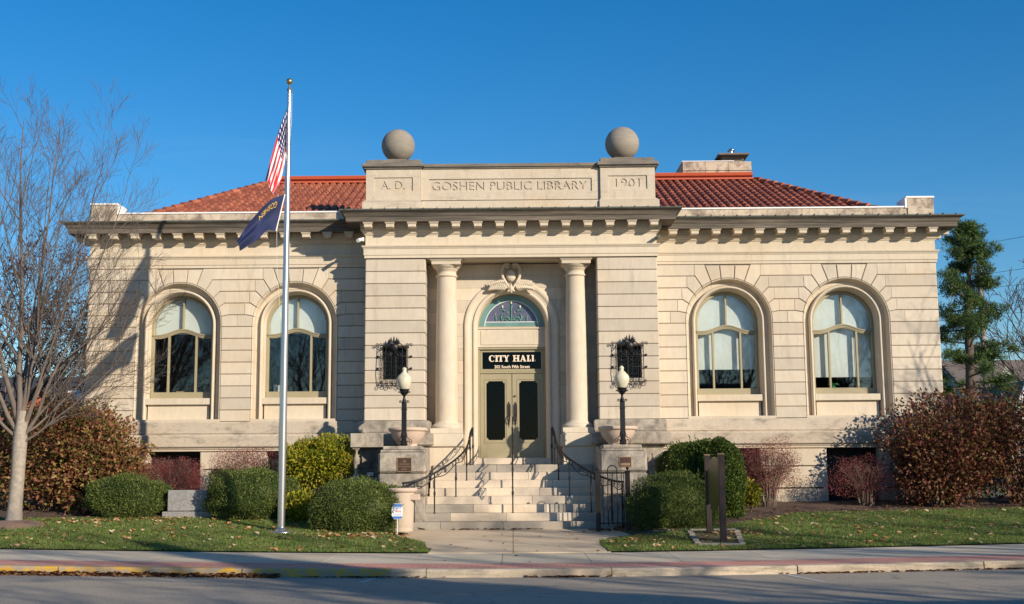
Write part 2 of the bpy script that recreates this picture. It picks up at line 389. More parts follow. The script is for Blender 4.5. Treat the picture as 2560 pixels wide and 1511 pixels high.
def shrink(poly, g):
    """inset a simple polygon by g"""
    n = len(poly); area = sum(poly[i][0] * poly[(i + 1) % n][1] - poly[(i + 1) % n][0] * poly[i][1] for i in range(n))
    if area < 0: poly = poly[::-1]
    out = []
    for i in range(n):
        a, b, c = Vector(poly[i - 1]), Vector(poly[i]), Vector(poly[(i + 1) % n])
        d0 = (b - a).normalized(); d1 = (c - b).normalized()
        n0 = Vector((-d0.y, d0.x)); n1 = Vector((-d1.y, d1.x)); k = 1 + n0.dot(n1)
        o = (n0 + n1) / max(k, .35); out.append((b.x + o.x * g, b.y + o.y * g))
    return out
def stone_face(mb, poly, y, depth, g=.011, b=.009):
    p0 = shrink(poly, g); p1 = shrink(poly, g + b); n = len(p0)
    V = [(x, y, z) for x, z in p1] + [(x, y + b, z) for x, z in p0] + [(x, y + depth, z) for x, z in p0]
    F = [list(range(n))] + [[i, n + i, n + (i + 1) % n, (i + 1) % n] for i in range(n)] + [[n + i, 2 * n + i, 2 * n + (i + 1) % n, n + (i + 1) % n] for i in range(n)]
    mb.add(V, F)
def rect_stone(mb, x0, x1, z0, z1, y, depth=.045, jl=.011, jr=.011, b=.009, jz=.011):
    x0, x1 = min(x0, x1), max(x0, x1)
    V = []
    for dx0, dx1, dz, yy in ((jl + (b if jl > .006 else 0), jr + (b if jr > .006 else 0), jz + b, y), (jl, jr, jz, y + b), (jl, jr, jz, y + depth)):
        V += [(x0 + dx0, yy, z0 + dz), (x1 - dx1, yy, z0 + dz), (x1 - dx1, yy, z1 - dz), (x0 + dx0, yy, z1 - dz)]
    mb.add(V, [(0, 1, 2, 3)] + [(i, 4 + i, 4 + (i + 1) % 4, (i + 1) % 4) for i in range(4)] + [(4 + i, 8 + i, 8 + (i + 1) % 4, 4 + (i + 1) % 4) for i in range(4)])
def course(mb, x0, x1, z0, z1, y, rnd, ends=(.011, .011)):
    """a row of blocks with tight vertical joints between x0 and x1"""
    x0, x1 = min(x0, x1), max(x0, x1); xs = [x0]; L = x1 - x0
    if L > 1.2:
        k = max(1, round(L / rnd.uniform(.95, 1.6)))
        for i in range(1, k): xs.append(x0 + L * i / k + rnd.uniform(-.16, .16))
    xs.append(x1)
    for i in range(len(xs) - 1):
        rect_stone(mb, xs[i], xs[i + 1], z0, z1, y, jl=ends[0] if i == 0 else .0025, jr=ends[1] if i == len(xs) - 2 else .0025)
ARCH = {}
def wing(s):
    mb = MB(); rnd = random.Random(3 + s)
    xa, xb = XC * 1.0, XW
    c0, c1 = WX
    if s > 0: rx = lambda x: x
    else: rx = lambda x: -x
    for cx in WX:
        polys, ang = voussoirs(rx(cx))
        for p in polys: stone_face(mb, p, YW, .045)
    for k in range(13):
        z1, z0 = cz(k), cz(k + 1)
        if k == 12: z0 = 3.035
        if k < 5: e = (.86, 1.06, 1.20, 1.32, 1.515)[k]
        else: e = RO
        for a, b in ((xa, c0 - e), (c0 + e, c1 - e), (c1 + e, xb)):
            if b - a > .05:
                en = [.0025 if k < 5 and a != xa else .011, .0025 if k < 5 and b != xb else .011]
                course(mb, rx(a), rx(b), z0, z1, YW, rnd, en if s > 0 else en[::-1])
    # return face of the wing on the gable side
    for k in range(13):
        z1, z0 = cz(k), (cz(k + 1) if k < 12 else 3.035)
        mb.box(rx(XW) - (.05 if s > 0 else 0), rx(XW) + (.05 if s < 0 else 0), YW + .012, BACK, z0 + .011, z1 - .011)
    o = mb.build('wing_wall', m_stone, hall)
    # mortar bed behind the blocks, with the arched openings left free
    jb = MB(); y = YW + .028
    def bay(cx, xl, xr):
        zt, zb = 7.08, 3.0
        for sg, xe in ((-1, xl), (1, xr)):
            arc = [(cx + sg * (RO + .012) * math.cos(t * math.pi / 2 / 10), ZS + (RO + .012) * math.sin(t * math.pi / 2 / 10)) for t in range(11)]
            poly = [(xe, zb), (cx + sg * (RO + .012), zb)] + arc + [(cx, zt), (xe, zt)]
            jb.add([(px, y, pz) for px, pz in poly], [list(range(len(poly)))])
    mid = (c0 + c1) / 2
    if s > 0: bay(c0, xa - .1, mid); bay(c1, mid, xb - .03)
    else: bay(-c0, -mid, -xa + .1); bay(-c1, -xb + .03, -mid)
    jb.box(rx(XW - .03) - .2 * (s > 0), rx(XW - .03) + .2 * (s < 0), YW + .03, BACK, 3.0, 7.05)
    jb.build('joint_backing', m_joint, o)
    return o
for s in (-1, 1): wing(s)

def stations(cx, zb, n=28):
    """unit frames along a jamb-arch-jamb path: (fx, fz, x-centre, z-centre) so point = c + r * f"""
    st = [(-1, 0, cx, zb)] + [(-1, 0, cx, zb + (ZSv[0] - zb) * i / 4) for i in (1, 2, 3)]
    st += [(-math.cos(math.pi * i / n), math.sin(math.pi * i / n), cx, ZSv[0]) for i in range(n + 1)]
    st += [(1, 0, cx, zb + (ZSv[0] - zb) * i / 4) for i in (3, 2, 1)] + [(1, 0, cx, zb)]
    return st
ZSv = [ZS]
def usweep(mb, cx, zb, prof, mi=0, n=28, sm=False):
    rows = []
    for fx, fz, ax, az in stations(cx, zb, n): rows.append([(ax + fx * r, y, az + fz * r) for r, y in prof])
    mb.rows([list(x) for x in rows], mi, sm)
def strip_between(mb, cx, prof, a0, a1, n, g, m=4):
    """cove block between two angles of the arch, gap g at each end, closed ends"""
    rows = []; ga = g / RO
    for i in range(n + 1):
        a = a0 + ga + (a1 - a0 - 2 * ga) * i / n
        rows.append([(cx + math.sin(a) * r, y, ZS + math.cos(a) * r) for r, y in prof])
    mb.rows(rows)
COVE = [(RO + .002, .010), (RO - .006, .001), (RO - .018, .004), (RO - .034, .022), (RO - .048, .07), (RO - .058, .14), (RO - .064, .205), (RO - .135, .21)]
def window(cx, side):
    ZSv[0] = ZS
    mb = MB()
    # cove blocks
    _, ang = voussoirs(cx)
    lim = [-math.pi / 2] + [-a for a in ang[::-1]] + ang + [math.pi / 2]
    cove = [(r, YW + y) for r, y in COVE]
    for i in range(len(lim) - 1): strip_between(mb, cx, cove, lim[i], lim[i + 1], 5, .010)
    for sg in (-1, 1):
        zz = [ZS] + [cz(k) for k in range(5, 13)] + [3.10]
        for i in range(len(zz) - 1):
            a, b = zz[i] - (.010 if i else 0), zz[i + 1] + .010
            mb.rows([[(cx + sg * r, y, a) for r, y in cove], [(cx + sg * r, y, b) for r, y in cove]])
    usweep(mb, cx, 3.1, [(r - .0, YW + y + .03) for r, y in COVE] , 0)
    sur = mb.build('window_surround', m_trim, hall)
    # inner order: groove, roll moulding, reveal
    o = MB()
    prof = [(1.07, .212), (.985, .212), (.955, .215), (.945, .24), (.935, .24), (.932, .15), (.925, .115), (.905, .092), (.882, .095), (.866, .115), (.862, .14), (.855, .15), (.848, .17), (.845, .30), (.835, .32), (.812, .50)]
    usweep(o, cx, 3.105, [(r, YW + y) for r, y in prof[::1]], 0, 36)
    o.build('moulded_arch_order', m_trim, sur)
    si = MB()
    si.box(cx - .846, cx + .846, YW + .155, YW + .75, 3.49, 3.655, .008)
    si.box(cx - .80, cx + .80, YW + .245, YW + .5, 3.08, 3.49)
    si.box(cx - RO - .012, cx + RO + .012, YW - .008, YW + .6, 3.025, 3.10, .006)
    si.build('window_sill', m_trim, sur)
    # olive frame
    f = MB(); yf = YW + .43; ra = .815; rb = .745; zb = 3.655
    usweep(f, cx, zb, [(ra, yf), (rb + .015, yf), (rb + .008, yf + .02), (rb, yf + .03), (rb, yf + .12)], 0, 36)
    f.box(cx - .80, cx + .80, yf - .015, yf + .12, zb, zb + .175, .006)
    f.box(cx - .022, cx + .022, yf + .005, yf + .1, 5.47, ZS + rb + .01, .004)
    zt = 4.99 + .33
    def hump(x, base=5.315, h=.155):
        t = min(1, abs(x) / .62); return base + h * (.5 + .5 * math.cos(math.pi * t)) - .0
    N = 24; up_ = []; 
    for y0, dz0, dz1 in ((yf - .035, .0, .028), (yf - .012, -.045, .0), (yf + .005, -.075, -.045)):
        V = []; F = []
        for i in range(N + 1):
            x = -.78 + 1.56 * i / N; z = hump(x)
            V += [(cx + x, y0, z + dz0), (cx + x, y0, z + dz1), (cx + x, yf + .1, z + dz1), (cx + x, yf + .1, z + dz0)]
        for i in range(N):
            for j in range(4): F.append([4 * i + j, 4 * i + (j + 1) % 4, 4 * i + 4 + (j + 1) % 4, 4 * i + 4 + j])
        f.add(V, F)
    for dx in (-.36, .36): f.box(cx + dx - .026, cx + dx + .026, yf + .008, yf + .1, zb + .17, hump(dx) - .06, .004)
    fr = f.build('window_frame', m_frame, hall)
    g = MB(); yg = yf + .065
    pts = [(cx - rb - .004, zb + .1), (cx + rb + .004, zb + .1)] + [(cx + (rb + .004) * math.cos(math.pi * i / 24), ZS + (rb + .004) * math.sin(math.pi * i / 24)) for i in range(25)]
    g.add([(x, yg, z) for x, z in pts], [list(range(len(pts)))])
    g.build('window_pane', m_glass, fr)
    # shades behind the glass
    sh = MB(); ys = yg + .07
    def blind(x0, x1, z0, top, yy):
        n = 8; V = []; F = []
        for i in range(n + 1):
            x = x0 + (x1 - x0) * i / n; V += [(cx + x, yy, z0), (cx + x, yy, top(x)), (cx + x, yy + .004, top(x)), (cx + x, yy + .004, z0)]
        for i in range(n):
            for j in (0, 2): F.append([4 * i + j, 4 * i + j + 1, 4 * i + 4 + j + 1, 4 * i + 4 + j])
        sh.add(V, F)
    blind(-.80, .80, 5.36, lambda x: ZS + math.sqrt(max(0, .80 ** 2 - x * x)), ys)
    if side > 0:
        zl = 4.34 if cx < 7 else 4.12
        for a, b in ((-.77, -.35), (-.335, .335), (.35, .77)): blind(a, b, zl, lambda x: 5.36, ys + .06)
    sh.build('roller_shade', m_shade, fr)
for s in (-1, 1):
    for cx in WX: window(s * cx, s)

# dark rooms behind the windows, so the panes look into something
rm = MB()
for s in (-1, 1):
    a, b = sorted((s * 3.9, s * 10.8))
    rm.add([(a, 36.5, 2.9), (b, 36.5, 2.9), (b, 36.5, 7), (a, 36.5, 7)], [(0, 1, 2, 3)])
    rm.add([(a, 31.9, 3.4), (b, 31.9, 3.4), (b, 36.5, 3.4), (a, 36.5, 3.4)], [(0, 1, 2, 3)])
    rm.add([(a, 31.9, 6.9), (b, 31.9, 6.9), (b, 36.5, 6.9), (a, 36.5, 6.9)], [(3, 2, 1, 0)])
    for x in (a, b): rm.add([(x, 31.9, 3.4), (x, 36.5, 3.4), (x, 36.5, 6.9), (x, 31.9, 6.9)], [(0, 1, 2, 3)])
rm.add([(-3, 36.5, 1.9), (3, 36.5, 1.9), (3, 36.5, 7), (-3, 36.5, 7)], [(0, 1, 2, 3)])
rm.add([(-3, 31.6, 2.02), (3, 31.6, 2.02), (3, 36.5, 2.02), (-3, 36.5, 2.02)], [(0, 1, 2, 3)])
rm.build('room_interior', m_room, hall)

# ---- plinth bands and basement -------------------------------------------
OUT = [(-XW, BACK), (-XW, YW), (-XC, YW)]
def mirror(p): return [(-x, y) for x, y in p[::-1]]
bandA = [(.03, 3.035), (.05, 3.03), (.062, 3.01), (.062, 2.74), (.04, 2.715), (.04, 2.70)]
bandB = [(.10, 2.70), (.135, 2.69), (.15, 2.66), (.15, 2.40), (.12, 2.372), (.05, 2.37)]
capm = [(.05, 2.37), (.09, 2.36), (.09, 2.335), (.06, 2.32), (.06, 2.285), (.03, 2.27)]
for s, path in ((-1, OUT), (1, mirror(OUT))):
    b = MB(); b.sweep(path, bandA); b.sweep(path, [(.04, 2.70), (.10, 2.70)] + bandB[1:])
    # vertical joints as thin slots are suggested by separate overlay blocks
    b.build('plinth_band', m_weath, hall)
# basement wall with window openings
for s in (-1, 1):
    b = MB(); rnd = random.Random(11 + s)
    x0, x1 = XC + .1, XW
    ops = [(WX[0] - .67, WX[0] + .67), (WX[1] - .67, WX[1] + .67)]
    zs = [(1.82, 2.27), (1.27, 1.82), (.4, 1.27)]
    for zi, (z0, z1) in enumerate(zs):
        p = .03 if zi < 2 else .10
        xs = [x0] + [v for o_ in ops for v in o_] + [x1 + (.0 if zi < 2 else .07)]
        for i in range(0, len(xs), 2):
            a, c = xs[i], xs[i + 1]; a, c = (a, c) if s > 0 else (-c, -a)
            if zi < 2: course(b, a, c, z0, z1, YW - p, rnd)
            else: b.box(a + .004, c - .004, YW - p, YW + .1, z0, z1 - .02, .02)
    for a, c in ops:
        a, c = (a, c) if s > 0 else (-c, -a)
        b.box(a - .10, a, YW - .02, YW + .35, .6, 2.26); b.box(c, c + .10, YW - .02, YW + .35, .6, 2.26)
    path = [(-XW, YW), (-XC, YW)] if s < 0 else [(XC, YW), (XW, YW)]
    b.sweep(path, capm)
    xx = sorted((s * XW, s * (XW - .1))); b.box(xx[0], xx[1], YW + .0, BACK, .3, 2.3)
    a, c = sorted((s * x0, s * x1)); 
    bw = b.build('basement_wall', m_base, hall)
    for a, c in ops:
        a, c = (a, c) if s > 0 else (-c, -a)
        g = MB(); g.box(a - .02, c + .02, YW + .33, YW + .36, .6, 2.3, 0); f = g.build('basement_window', m_dark, hall)
        q = MB()
        q.box(a, c, YW + .27, YW + .32, 2.2, 2.27); q.box(a, a + .06, YW + .27, YW + .32, .7, 2.2); q.box(c - .06, c, YW + .27, YW + .32, .7, 2.2)
        q.box((a + c) / 2 - .03, (a + c) / 2 + .03, YW + .27, YW + .32, .7, 2.2)
        q.build('basement_window_frame', m_iron, f)

# ---- entablature and cornice ----------------------------------------------
def entab(path, side_name, dz=0., corners=()):
    e = MB()   # architrave, frieze, bed mould: clean stone
    e.sweep(path, [(.0, 7.04 + dz), (.022, 7.045 + dz), (.022, 7.115 + dz), (.040, 7.12 + dz), (.040, 7.275 + dz), (.055, 7.285 + dz), (.06, 7.305 + dz), (.085, 7.33 + dz), (.09, 7.36 + dz), (.02, 7.365 + dz), (.0, 7.366 + dz),
                   (.0, 7.635 + dz), (.02, 7.64 + dz), (.025, 7.665 + dz), (.05, 7.675 + dz), (.055, 7.70 + dz), (.085, 7.725 + dz), (.09, 7.755 + dz), (.12, 7.76 + dz), (.12, 7.90 + dz), (.14, 7.915 + dz)])
    o = e.build('entablature', m_trim, hall)
    c = MB()
    c.sweep(path, [(.10, 7.915 + dz), (.445, 7.905 + dz), (.445, 7.915 + dz), (.455, 8.02 + dz), (.475, 8.035 + dz), (.48, 8.055 + dz), (.49, 8.06 + dz), (.50, 8.09 + dz), (.53, 8.125 + dz), (.57, 8.145 + dz), (.575, 8.165 + dz)],  # soffit shares the blackened stone: grime plus its shade, put into the colour
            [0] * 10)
    c.sweep(path, [(.57, 8.163 + dz), (.60, 8.165 + dz), (.607, 8.185 + dz), (.60, 8.20 + dz), (.59, 8.205 + dz), (-.05, 8.33 + dz)], [2] * 5)
    if side_name in ('c', 'r'):
        r_ = random.Random(5)
        x0, x1, yy, zz = (-XC - .45, XC + .5, YP, 8.262) if side_name == 'c' else (XC + .8, XW + .5, YW, 8.197)
        while x0 < x1: c.box(x0 - .008, x0 + .008, yy - .64, yy - .5, zz, zz + .022 + r_.uniform(0, .012), 0, 2); x0 += .33
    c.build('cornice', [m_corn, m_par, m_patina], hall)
    return o
CP = [(-XC, YW + 1.6), (-XC, YP), (XC, YP), (XC, YW + 1.6)]
entL = entab(OUT, 'l'); entR = entab(mirror(OUT), 'r'); entC = entab(CP, 'c', .065)
# gutter clips along the lip
def modillion(x, y, dz, parent, axis='y', s=1):
    m = MB()
    if axis == 'y':
        m.box(x - .125, x + .125, y - .425, y - .11, 7.88 + dz, 7.906 + dz)
        m.box(x - .10, x + .10, y - .39, y - .11, 7.775 + dz, 7.886 + dz, .006)
        m.box(x - .112, x + .112, y - .408, y - .11, 7.858 + dz, 7.884 + dz)
    else:
        a, b = sorted((x + s * .11, x + s * .40))
        m.box(a, b, y - .085, y + .085, 7.80 + dz, 7.886 + dz, .006)
        a, b = sorted((x + s * .11, x + s * .415)); m.box(a, b, y - .105, y + .105, 7.885 + dz, 7.906 + dz)
    m.build('modillion', m_trim, parent)
for i in range(14): modillion(-3.60 + i * .5545, YP, .065, entC)
for i in range(13): modillion(4.20 + i * .5575, YW, 0, entR); 
for i in range(13): modillion(-4.20 - i * .5575, YW, 0, entL)
for s, e in ((-1, entL), (1, entR)):
    for i in range(6): modillion(s * XW, YW + .15 + i * .5575, 0, e, 'x', s)
# wall strip behind entablatures (solid)
for s in (-1, 1):
    k = MB(); a, b = sorted((s * (XC - .3), s * (XW - .02))); k.box(a, b, YW + .02, YW + .5, 7.02, 8.3)
    k.build('upper_wall_core', m_joint, hall)
# parapet on the wings
for s in (-1, 1):
    p = MB()
    a, b = sorted((s * (XC + .28), s * (XW - .66)))
    xs = [a + (b - a) * i / 7 for i in range(8)]
    for i in range(7): p.box(xs[i] + .002, xs[i + 1] - .002, YW + .03, YW + .35, 8.2, 8.51, .004)
    a, b = sorted((s * (XW - .66), s * (XW + .03)))
    p.box(a, b, YW + .0, YW + .75, 8.18, 8.76, .01)
    a, b = sorted((s * (XW - .3), s * (XW + .0))); p.box(a, b, YW + .76, BACK, 8.2, 8.5)
    pp = p.build('parapet', m_par, hall)
    c = MB()
    a, b = sorted((s * (XC + .26), s * (XW - .665))); c.box(a, b, YW + .005, YW + .40, 8.511, 8.55)
    a, b = sorted((s * (XW - .69), s * (XW + .045))); c.box(a, b, YW - .02, YW + .78, 8.761, 8.805)
    a, b = sorted((s * (XW - .67), s * (XW - .72))); c.box(a, b, YW - .012, YW + .6, 8.50, 8.76)
    c.build('white_coping', m_white, pp)

# ---- centre block: piers, back wall, lintel --------------------------------
def zp(k): return 7.08 - .3145 * k
def pier(s):
    b = MB(); rnd = random.Random(23 + s)
    xi, xo = 2.17, XC
    hx0, hx1, hz0, hz1 = 2.64, 3.25, 4.02, 4.87
    for k_ in range(13):
        z1, z0 = zp(k_), (zp(k_ + 1) if k_ < 12 else 2.99)
        hit = z0 < hz1 - .02 and z1 > hz0 + .02
        segs = [(xi, xo)] if not hit else [(xi, hx0 + .011), (hx1 - .011, xo)]
        for a, c in segs:
            a_, c_ = (a, c) if s > 0 else (-c, -a)
            rect_stone(b, a_, c_, z0, z1, YP, .04)
        if hit:
            for zz0, zz1 in ((z0, hz0), (hz1, z1)):
                if zz1 - zz0 > .03:
                    a_, c_ = (hx0 - .011, hx1 + .011) if s > 0 else (-hx1 - .011, -hx0 + .011)
                    rect_stone(b, a_, c_, max(zz0, z0), min(zz1, z1), YP, .04, jz=.011 if False else .002)
        # returns (inner and outer side)
        for xf, d in ((xi, 1), (xo, -1)):
            x_ = s * xf; dd = s * d * .04
            y0, y1 = YP + .012, (YR if xf == xi else YW + .1)
            xa, xb_ = sorted((x_, x_ + dd)); b.box(xa, xb_, y0, y1, z0 + .011, z1 - .011, .006)
    o = b.build('rusticated_pier', m_stone2, hall)
    c = MB(); a_, c_ = sorted((s * (xi + .028), s * (hx0 - .0))); c.box(a_, c_, YP + .028, YR, 2.9, 7.1)
    a_, c_ = sorted((s * hx1, s * (xo - .028))); c.box(a_, c_, YP + .028, YW + .2, 2.9, 7.1)
    a_, c_ = sorted((s * hx0, s * hx1)); c.box(a_, c_, YP + .028, YR, 2.9, hz0); c.box(a_, c_, YP + .028, YR, hz1, 7.1)
    c.build('joint_backing', m_joint, o)
    # little window in the pier
    g = MB(); g.box(a_, c_, YP + .34, YP + .36, hz0, hz1); wd = g.build('pier_window', m_dark, hall)
    g = MB()
    for u, v_ in ((a_, a_ + .05), (c_ - .05, c_), ((a_ + c_) / 2 - .015, (a_ + c_) / 2 + .015)): g.box(u, v_, YP + .28, YP + .32, hz0, hz1)
    g.box(a_, c_, YP + .28, YP + .32, hz0, hz0 + .06); g.box(a_, c_, YP + .28, YP + .32, hz1 - .1, hz1)
    g.build('pier_window_frame', m_iron, wd)
    g = MB(); g.add([(a_, YP + .3, hz0), (c_, YP + .3, hz0), (c_, YP + .3, hz1), (a_, YP + .3, hz1)], [(0, 1, 2, 3)]); g.build('pier_window_pane', m_glassd, wd)
    # plinth of the pier
    q = MB()
    x0, x1 = sorted((s * xi, s * xo))
    path = [(s * xi, YR), (s * xi, YP), (s * xo, YP), (s * xo, YW)]
    if s < 0: path = path[::-1]
    q.sweep(path, [(.0, 2.995), (.10, 2.985), (.125, 2.965), (.13, 2.93), (.13, 2.72), (.11, 2.69), (.11, 2.68)])
    q.sweep(path, [(.11, 2.68), (.19, 2.675), (.215, 2.65), (.22, 2.62), (.22, 2.40), (.19, 2.37), (.08, 2.365), (.08, 2.33), (.06, 2.30), (.03, 2.28), (.03, 1.84), (.02, 1.83), (.02, 1.82), (.03, 1.81), (.03, 1.2), (.12, 1.18), (.12, .3)])
    q.build('pier_plinth', m_ped, hall)
for s in (-1, 1): pier(s)
# wrought-iron grilles
def spiral(mb, x, y, z, r, turns=1.3, a0=0, dirn=1, rad=.006, fade=.25):
    n = int(14 * turns); pts = []
    for i in range(n + 1):
        t = i / n; a = a0 + dirn * t * turns * 2 * math.pi; q = r * (1 - t * (1 - fade)); pts.append((x + q * math.cos(a), y, z + q * math.sin(a)))
    mb.tube(pts, rad, 4)
def grille(s):
    cx = s * 2.945; y = YP - .10; g = MB(); hw = .345
    for i in range(6):
        x = cx - hw + 2 * hw * i / 5
        g.tube([(x, y, 3.90), (x, y - .03, 4.2), (x, y, 4.84)], .010 if i in (0, 5) else .007, 5)
    for z in (4.30, 4.60):
        g.tube([(cx - hw - .05, YP + .01, z - .02), (cx - hw, y, z), (cx + hw, y, z), (cx + hw + .05, YP + .01, z - .02)], .009, 5)
        for e in (-1, 1): g.lathe([(.0, z - .035), (.03, z - .02), (.034, z), (.02, z + .02), (0, z + .03)], cx + e * (hw + .075), YP - .01, 8, cap=False)
    for z in (3.92, 4.82): g.tube([(cx - hw, YP, z), (cx - hw, y, z), (cx + hw, y, z), (cx + hw, YP, z)], .009, 5)
    r_ = random.Random(4)
    for i in range(5):
        x = cx - hw + 2 * hw * (i + .5) / 5
        for j, z in enumerate((4.02, 4.13, 4.24, 4.36, 4.47, 4.56, 4.68)):
            spiral(g, x, y - .01, z, .052, 1.4, (j % 2) * math.pi + .6, 1 if (i + j) % 2 else -1, .005)
    for i in range(7):
        x = cx - hw + 2 * hw * i / 6; spiral(g, x, y, 3.85 + .02 * (i % 2), .062, 1.3, .5 + i, -1 if i % 2 else 1, .008)
        spiral(g, x + .03, y - .01, 3.94, .04, 1.2, 2 + i, 1 if i % 2 else -1, .008)
    for e in (-1, 1):
        for dx in (0, .09): spiral(g, cx + e * (hw + .03 + dx - .04), y, 4.88, .045, 1.3, math.pi / 2 + e * 1.6, -e, .009)
        g.tube([(cx + e * .12, y - .02, 4.95), (cx + e * .22, y - .02, 4.86), (cx + e * .33, y - .01, 4.74)], .012, 5)
        spiral(g, cx + e * .14, y - .03, 4.64, .07, 1.3, 1.6, e, .012)
    # leafy crest
    for i in range(-4, 5):
        a = i * .36; L = .20 - .012 * abs(i); bx, bz = cx, 4.90; ux, uz = math.sin(a), math.cos(a)
        pts = [(bx + ux * L * t + (.03 * math.sin(t * 3) * (1 if i > 0 else -1 if i < 0 else 0)), y - .03 - .03 * math.sin(t * 2), bz + uz * L * t) for t in (0, .3, .6, .85, 1)]
        g.tube(pts, [.018, .026, .024, .013, .004], 6)
    g.lathe([(0, 4.70), (.09, 4.74), (.115, 4.83), (.09, 4.90), (.05, 4.93), (0, 4.94)], cx, y - .02, 10, sy=.5, cap=False)
    g.build('iron_window_grille', m_iron, hall)
for s in (-1, 1): grille(s)

# lintel block and soffit
l = MB(); l.box(-2.2, 2.2, YP + .02, YR + .3, 7.105, 7.5); l.box(-XC + .02, XC - .02, YP + .02, YW + 1.5, 7.37, 8.38)
l.build('lintel', m_trim, hall)
l = MB(); 
for a, b_, c, d in ((-1.22, 1.22, YP + .16, YP + .19), (-1.22, 1.22, YR - .19, YR - .16)): l.box(a, b_, c, d, 7.09, 7.12)
for a in (-1.22, 1.19): l.box(a, a + .03, YP + .16, YR - .16, 7.09, 7.12)
l.build('soffit_panel', m_trim, hall)
# recess wall with the great arch
ZC = 5.45; RA = .875
b = MB(); rnd = random.Random(9)
for sg in (-1, 1):
    arc = [(sg * (1.18) * math.cos(t * math.pi / 2 / 12), ZC + .03 + 1.34 * math.sin(t * math.pi / 2 / 12)) for t in range(13)]
    zs = [1.9, 2.36, 2.68, 2.99] + [zp(i) for i in range(12, -1, -1)][1:] 
    for i in range(len(zs) - 1):
        z0, z1 = zs[i], zs[i + 1]
        ins = lambda z: 1.10 if z < ZC else (math.sqrt(max(0, 1.26 - (z - ZC) ** 2)) * .98 if z < ZC + 1.1 else 0)
        n = 4; pl = [(sg * 2.19, z0 + .002)] + [(sg * ins(z0 + (z1 - z0) * t / n), z0 + .002 + (z1 - z0 - .004) * t / n) for t in range(n + 1)] + [(sg * 2.19, z1 - .002)]
        b.prism(pl if sg < 0 else pl[::-1], YR, YR + .05)
b.build('recess_wall', m_stone, hall)
b = MB(); ZSv[0] = ZC
pr = [(1.225, YR + .02), (1.225, YR - .035), (1.205, YR - .05), (1.17, YR - .055), (1.13, YR - .05), (1.10, YR - .03), (1.06, YR - .012), (1.03, YR - .012), (1.02, YR + .0), (1.0, YR - .03), (.985, YR - .045), (.955, YR - .045), (.93, YR - .03), (.915, YR + .0), (.905, YR + .03), (.885, YR + .07), (RA, YR + .1), (RA, YR + .42)]
usweep(b, 0, 1.9, pr, 0, 40)
arch = b.build('entrance_archivolt', m_trim, hall)
ZSv[0] = ZS
b = MB()
b.box(-RA, RA, YR + .22, YR + .4, 4.93, 5.43); b.box(-.80, .80, YR + .205, YR + .23, 4.99, 5.36, .004); b.box(-RA, RA, YR + .19, YR + .42, 5.40, 5.445, .004)
b.build('spandrel_panel', m_trim, hall)
YD = YR + .27
# lunette
f = MB(); ZSv[0] = ZC
def half(r, n=30, z0=ZC): return [(r * math.cos(math.pi * i / n), z0 + r * math.sin(math.pi * i / n)) for i in range(n + 1)]
def ring(mb, r1, r0, y0, y1, zb, mi=0, n=30):
    a = half(r1, n); c = half(r0, n); V = []; F = []
    for (x, z), (x2, z2) in zip(a, c): V += [(x, y0, z), (x2, y0, z2), (x2, y1, z2), (x, y1, z)]
    for i in range(n):
        for j in range(3): F.append([4 * i + j, 4 * i + j + 1, 4 * i + 4 + j + 1, 4 * i + 4 + j])
    mb.add(V, F, mi)
ring(f, RA, .845, YD - .02, YD + .05, ZC); f.box(-RA, RA, YD - .024, YD + .05, 5.446, 5.475)
lun = f.build('lunette_frame', m_frame, hall)
f = MB(); ring(f, .845, .70, YD, YD + .05, ZC); f.box(-.84, .84, YD - .004, YD + .05, 5.476, 5.585); f.build('teal_border', m_frame_t, lun)
f = MB(); ring(f, .705, .69, YD - .006, YD + .02, ZC); f.box(-.70, .70, YD - .009, YD + .02, 5.585, 5.60); f.build('leaded_edge', m_shade, lun)
f = MB(); p_ = half(.70); f.add([(x, YD + .03, z) for x, z in p_ if z > 5.59 or True], [list(range(len(p_)))])
m_vio = simple("violet_leaded_glass", (.10, .10, .155), .12, 0, .25, 4)
m_grn = simple("green_stained_glass", (.10, .30, .20), .3, 0, .2, 6); m_pal = simple("pale_stained_glass", (.42, .45, .28), .3, 0, .1)
f.build('lunette_pane', m_vio, lun)
f = MB(); yq = YD + .012
def stroke(mb, pts, w, y=yq): mb.tube([(x, y, z) for x, z in pts], w, 5)
for e in (-1, 1):
    stroke(f, [(e * .03, 5.64), (e * .10, 5.72), (e * .20, 5.70), (e * .23, 5.64)], [.02, .018, .014, .01])
    stroke(f, [(e * .23, 5.62), (e * .27, 5.72), (e * .24, 5.80), (e * .18, 5.79)], [.012, .02, .018, .008])
    stroke(f, [(e * .16, 5.88), (e * .22, 5.92), (e * .27, 5.89)], [.02, .018, .008]); stroke(f, [(e * .40, 5.63), (e * .41, 5.74)], [.014, .02])
    stroke(f, [(e * .06, 5.66), (e * .12, 5.62), (e * .17, 5.66)], [.01, .01, .01])
stroke(f, [(0, 5.62), (0, 5.80), (0, 5.98), (.02, 6.04)], [.012, .014, .022, .03])
f.build('green_scroll_motif', m_grn, lun)
f = MB()
for x, z in ((0, 6.1), (-.23, 5.99), (.23, 5.99)):
    for a in (-.5, 0, .5): stroke(f, [(x, z - .03), (x + .045 * math.sin(a), z + .05 * math.cos(a))], [.02, .006])
for x, z in ((-.41, 5.79), (-.09, 5.84), (.09, 5.84)): stroke(f, [(x, z - .03), (x, z), (x, z + .035)], [.004, .013, .003])
f.build('tulip_motif', m_pal, lun)
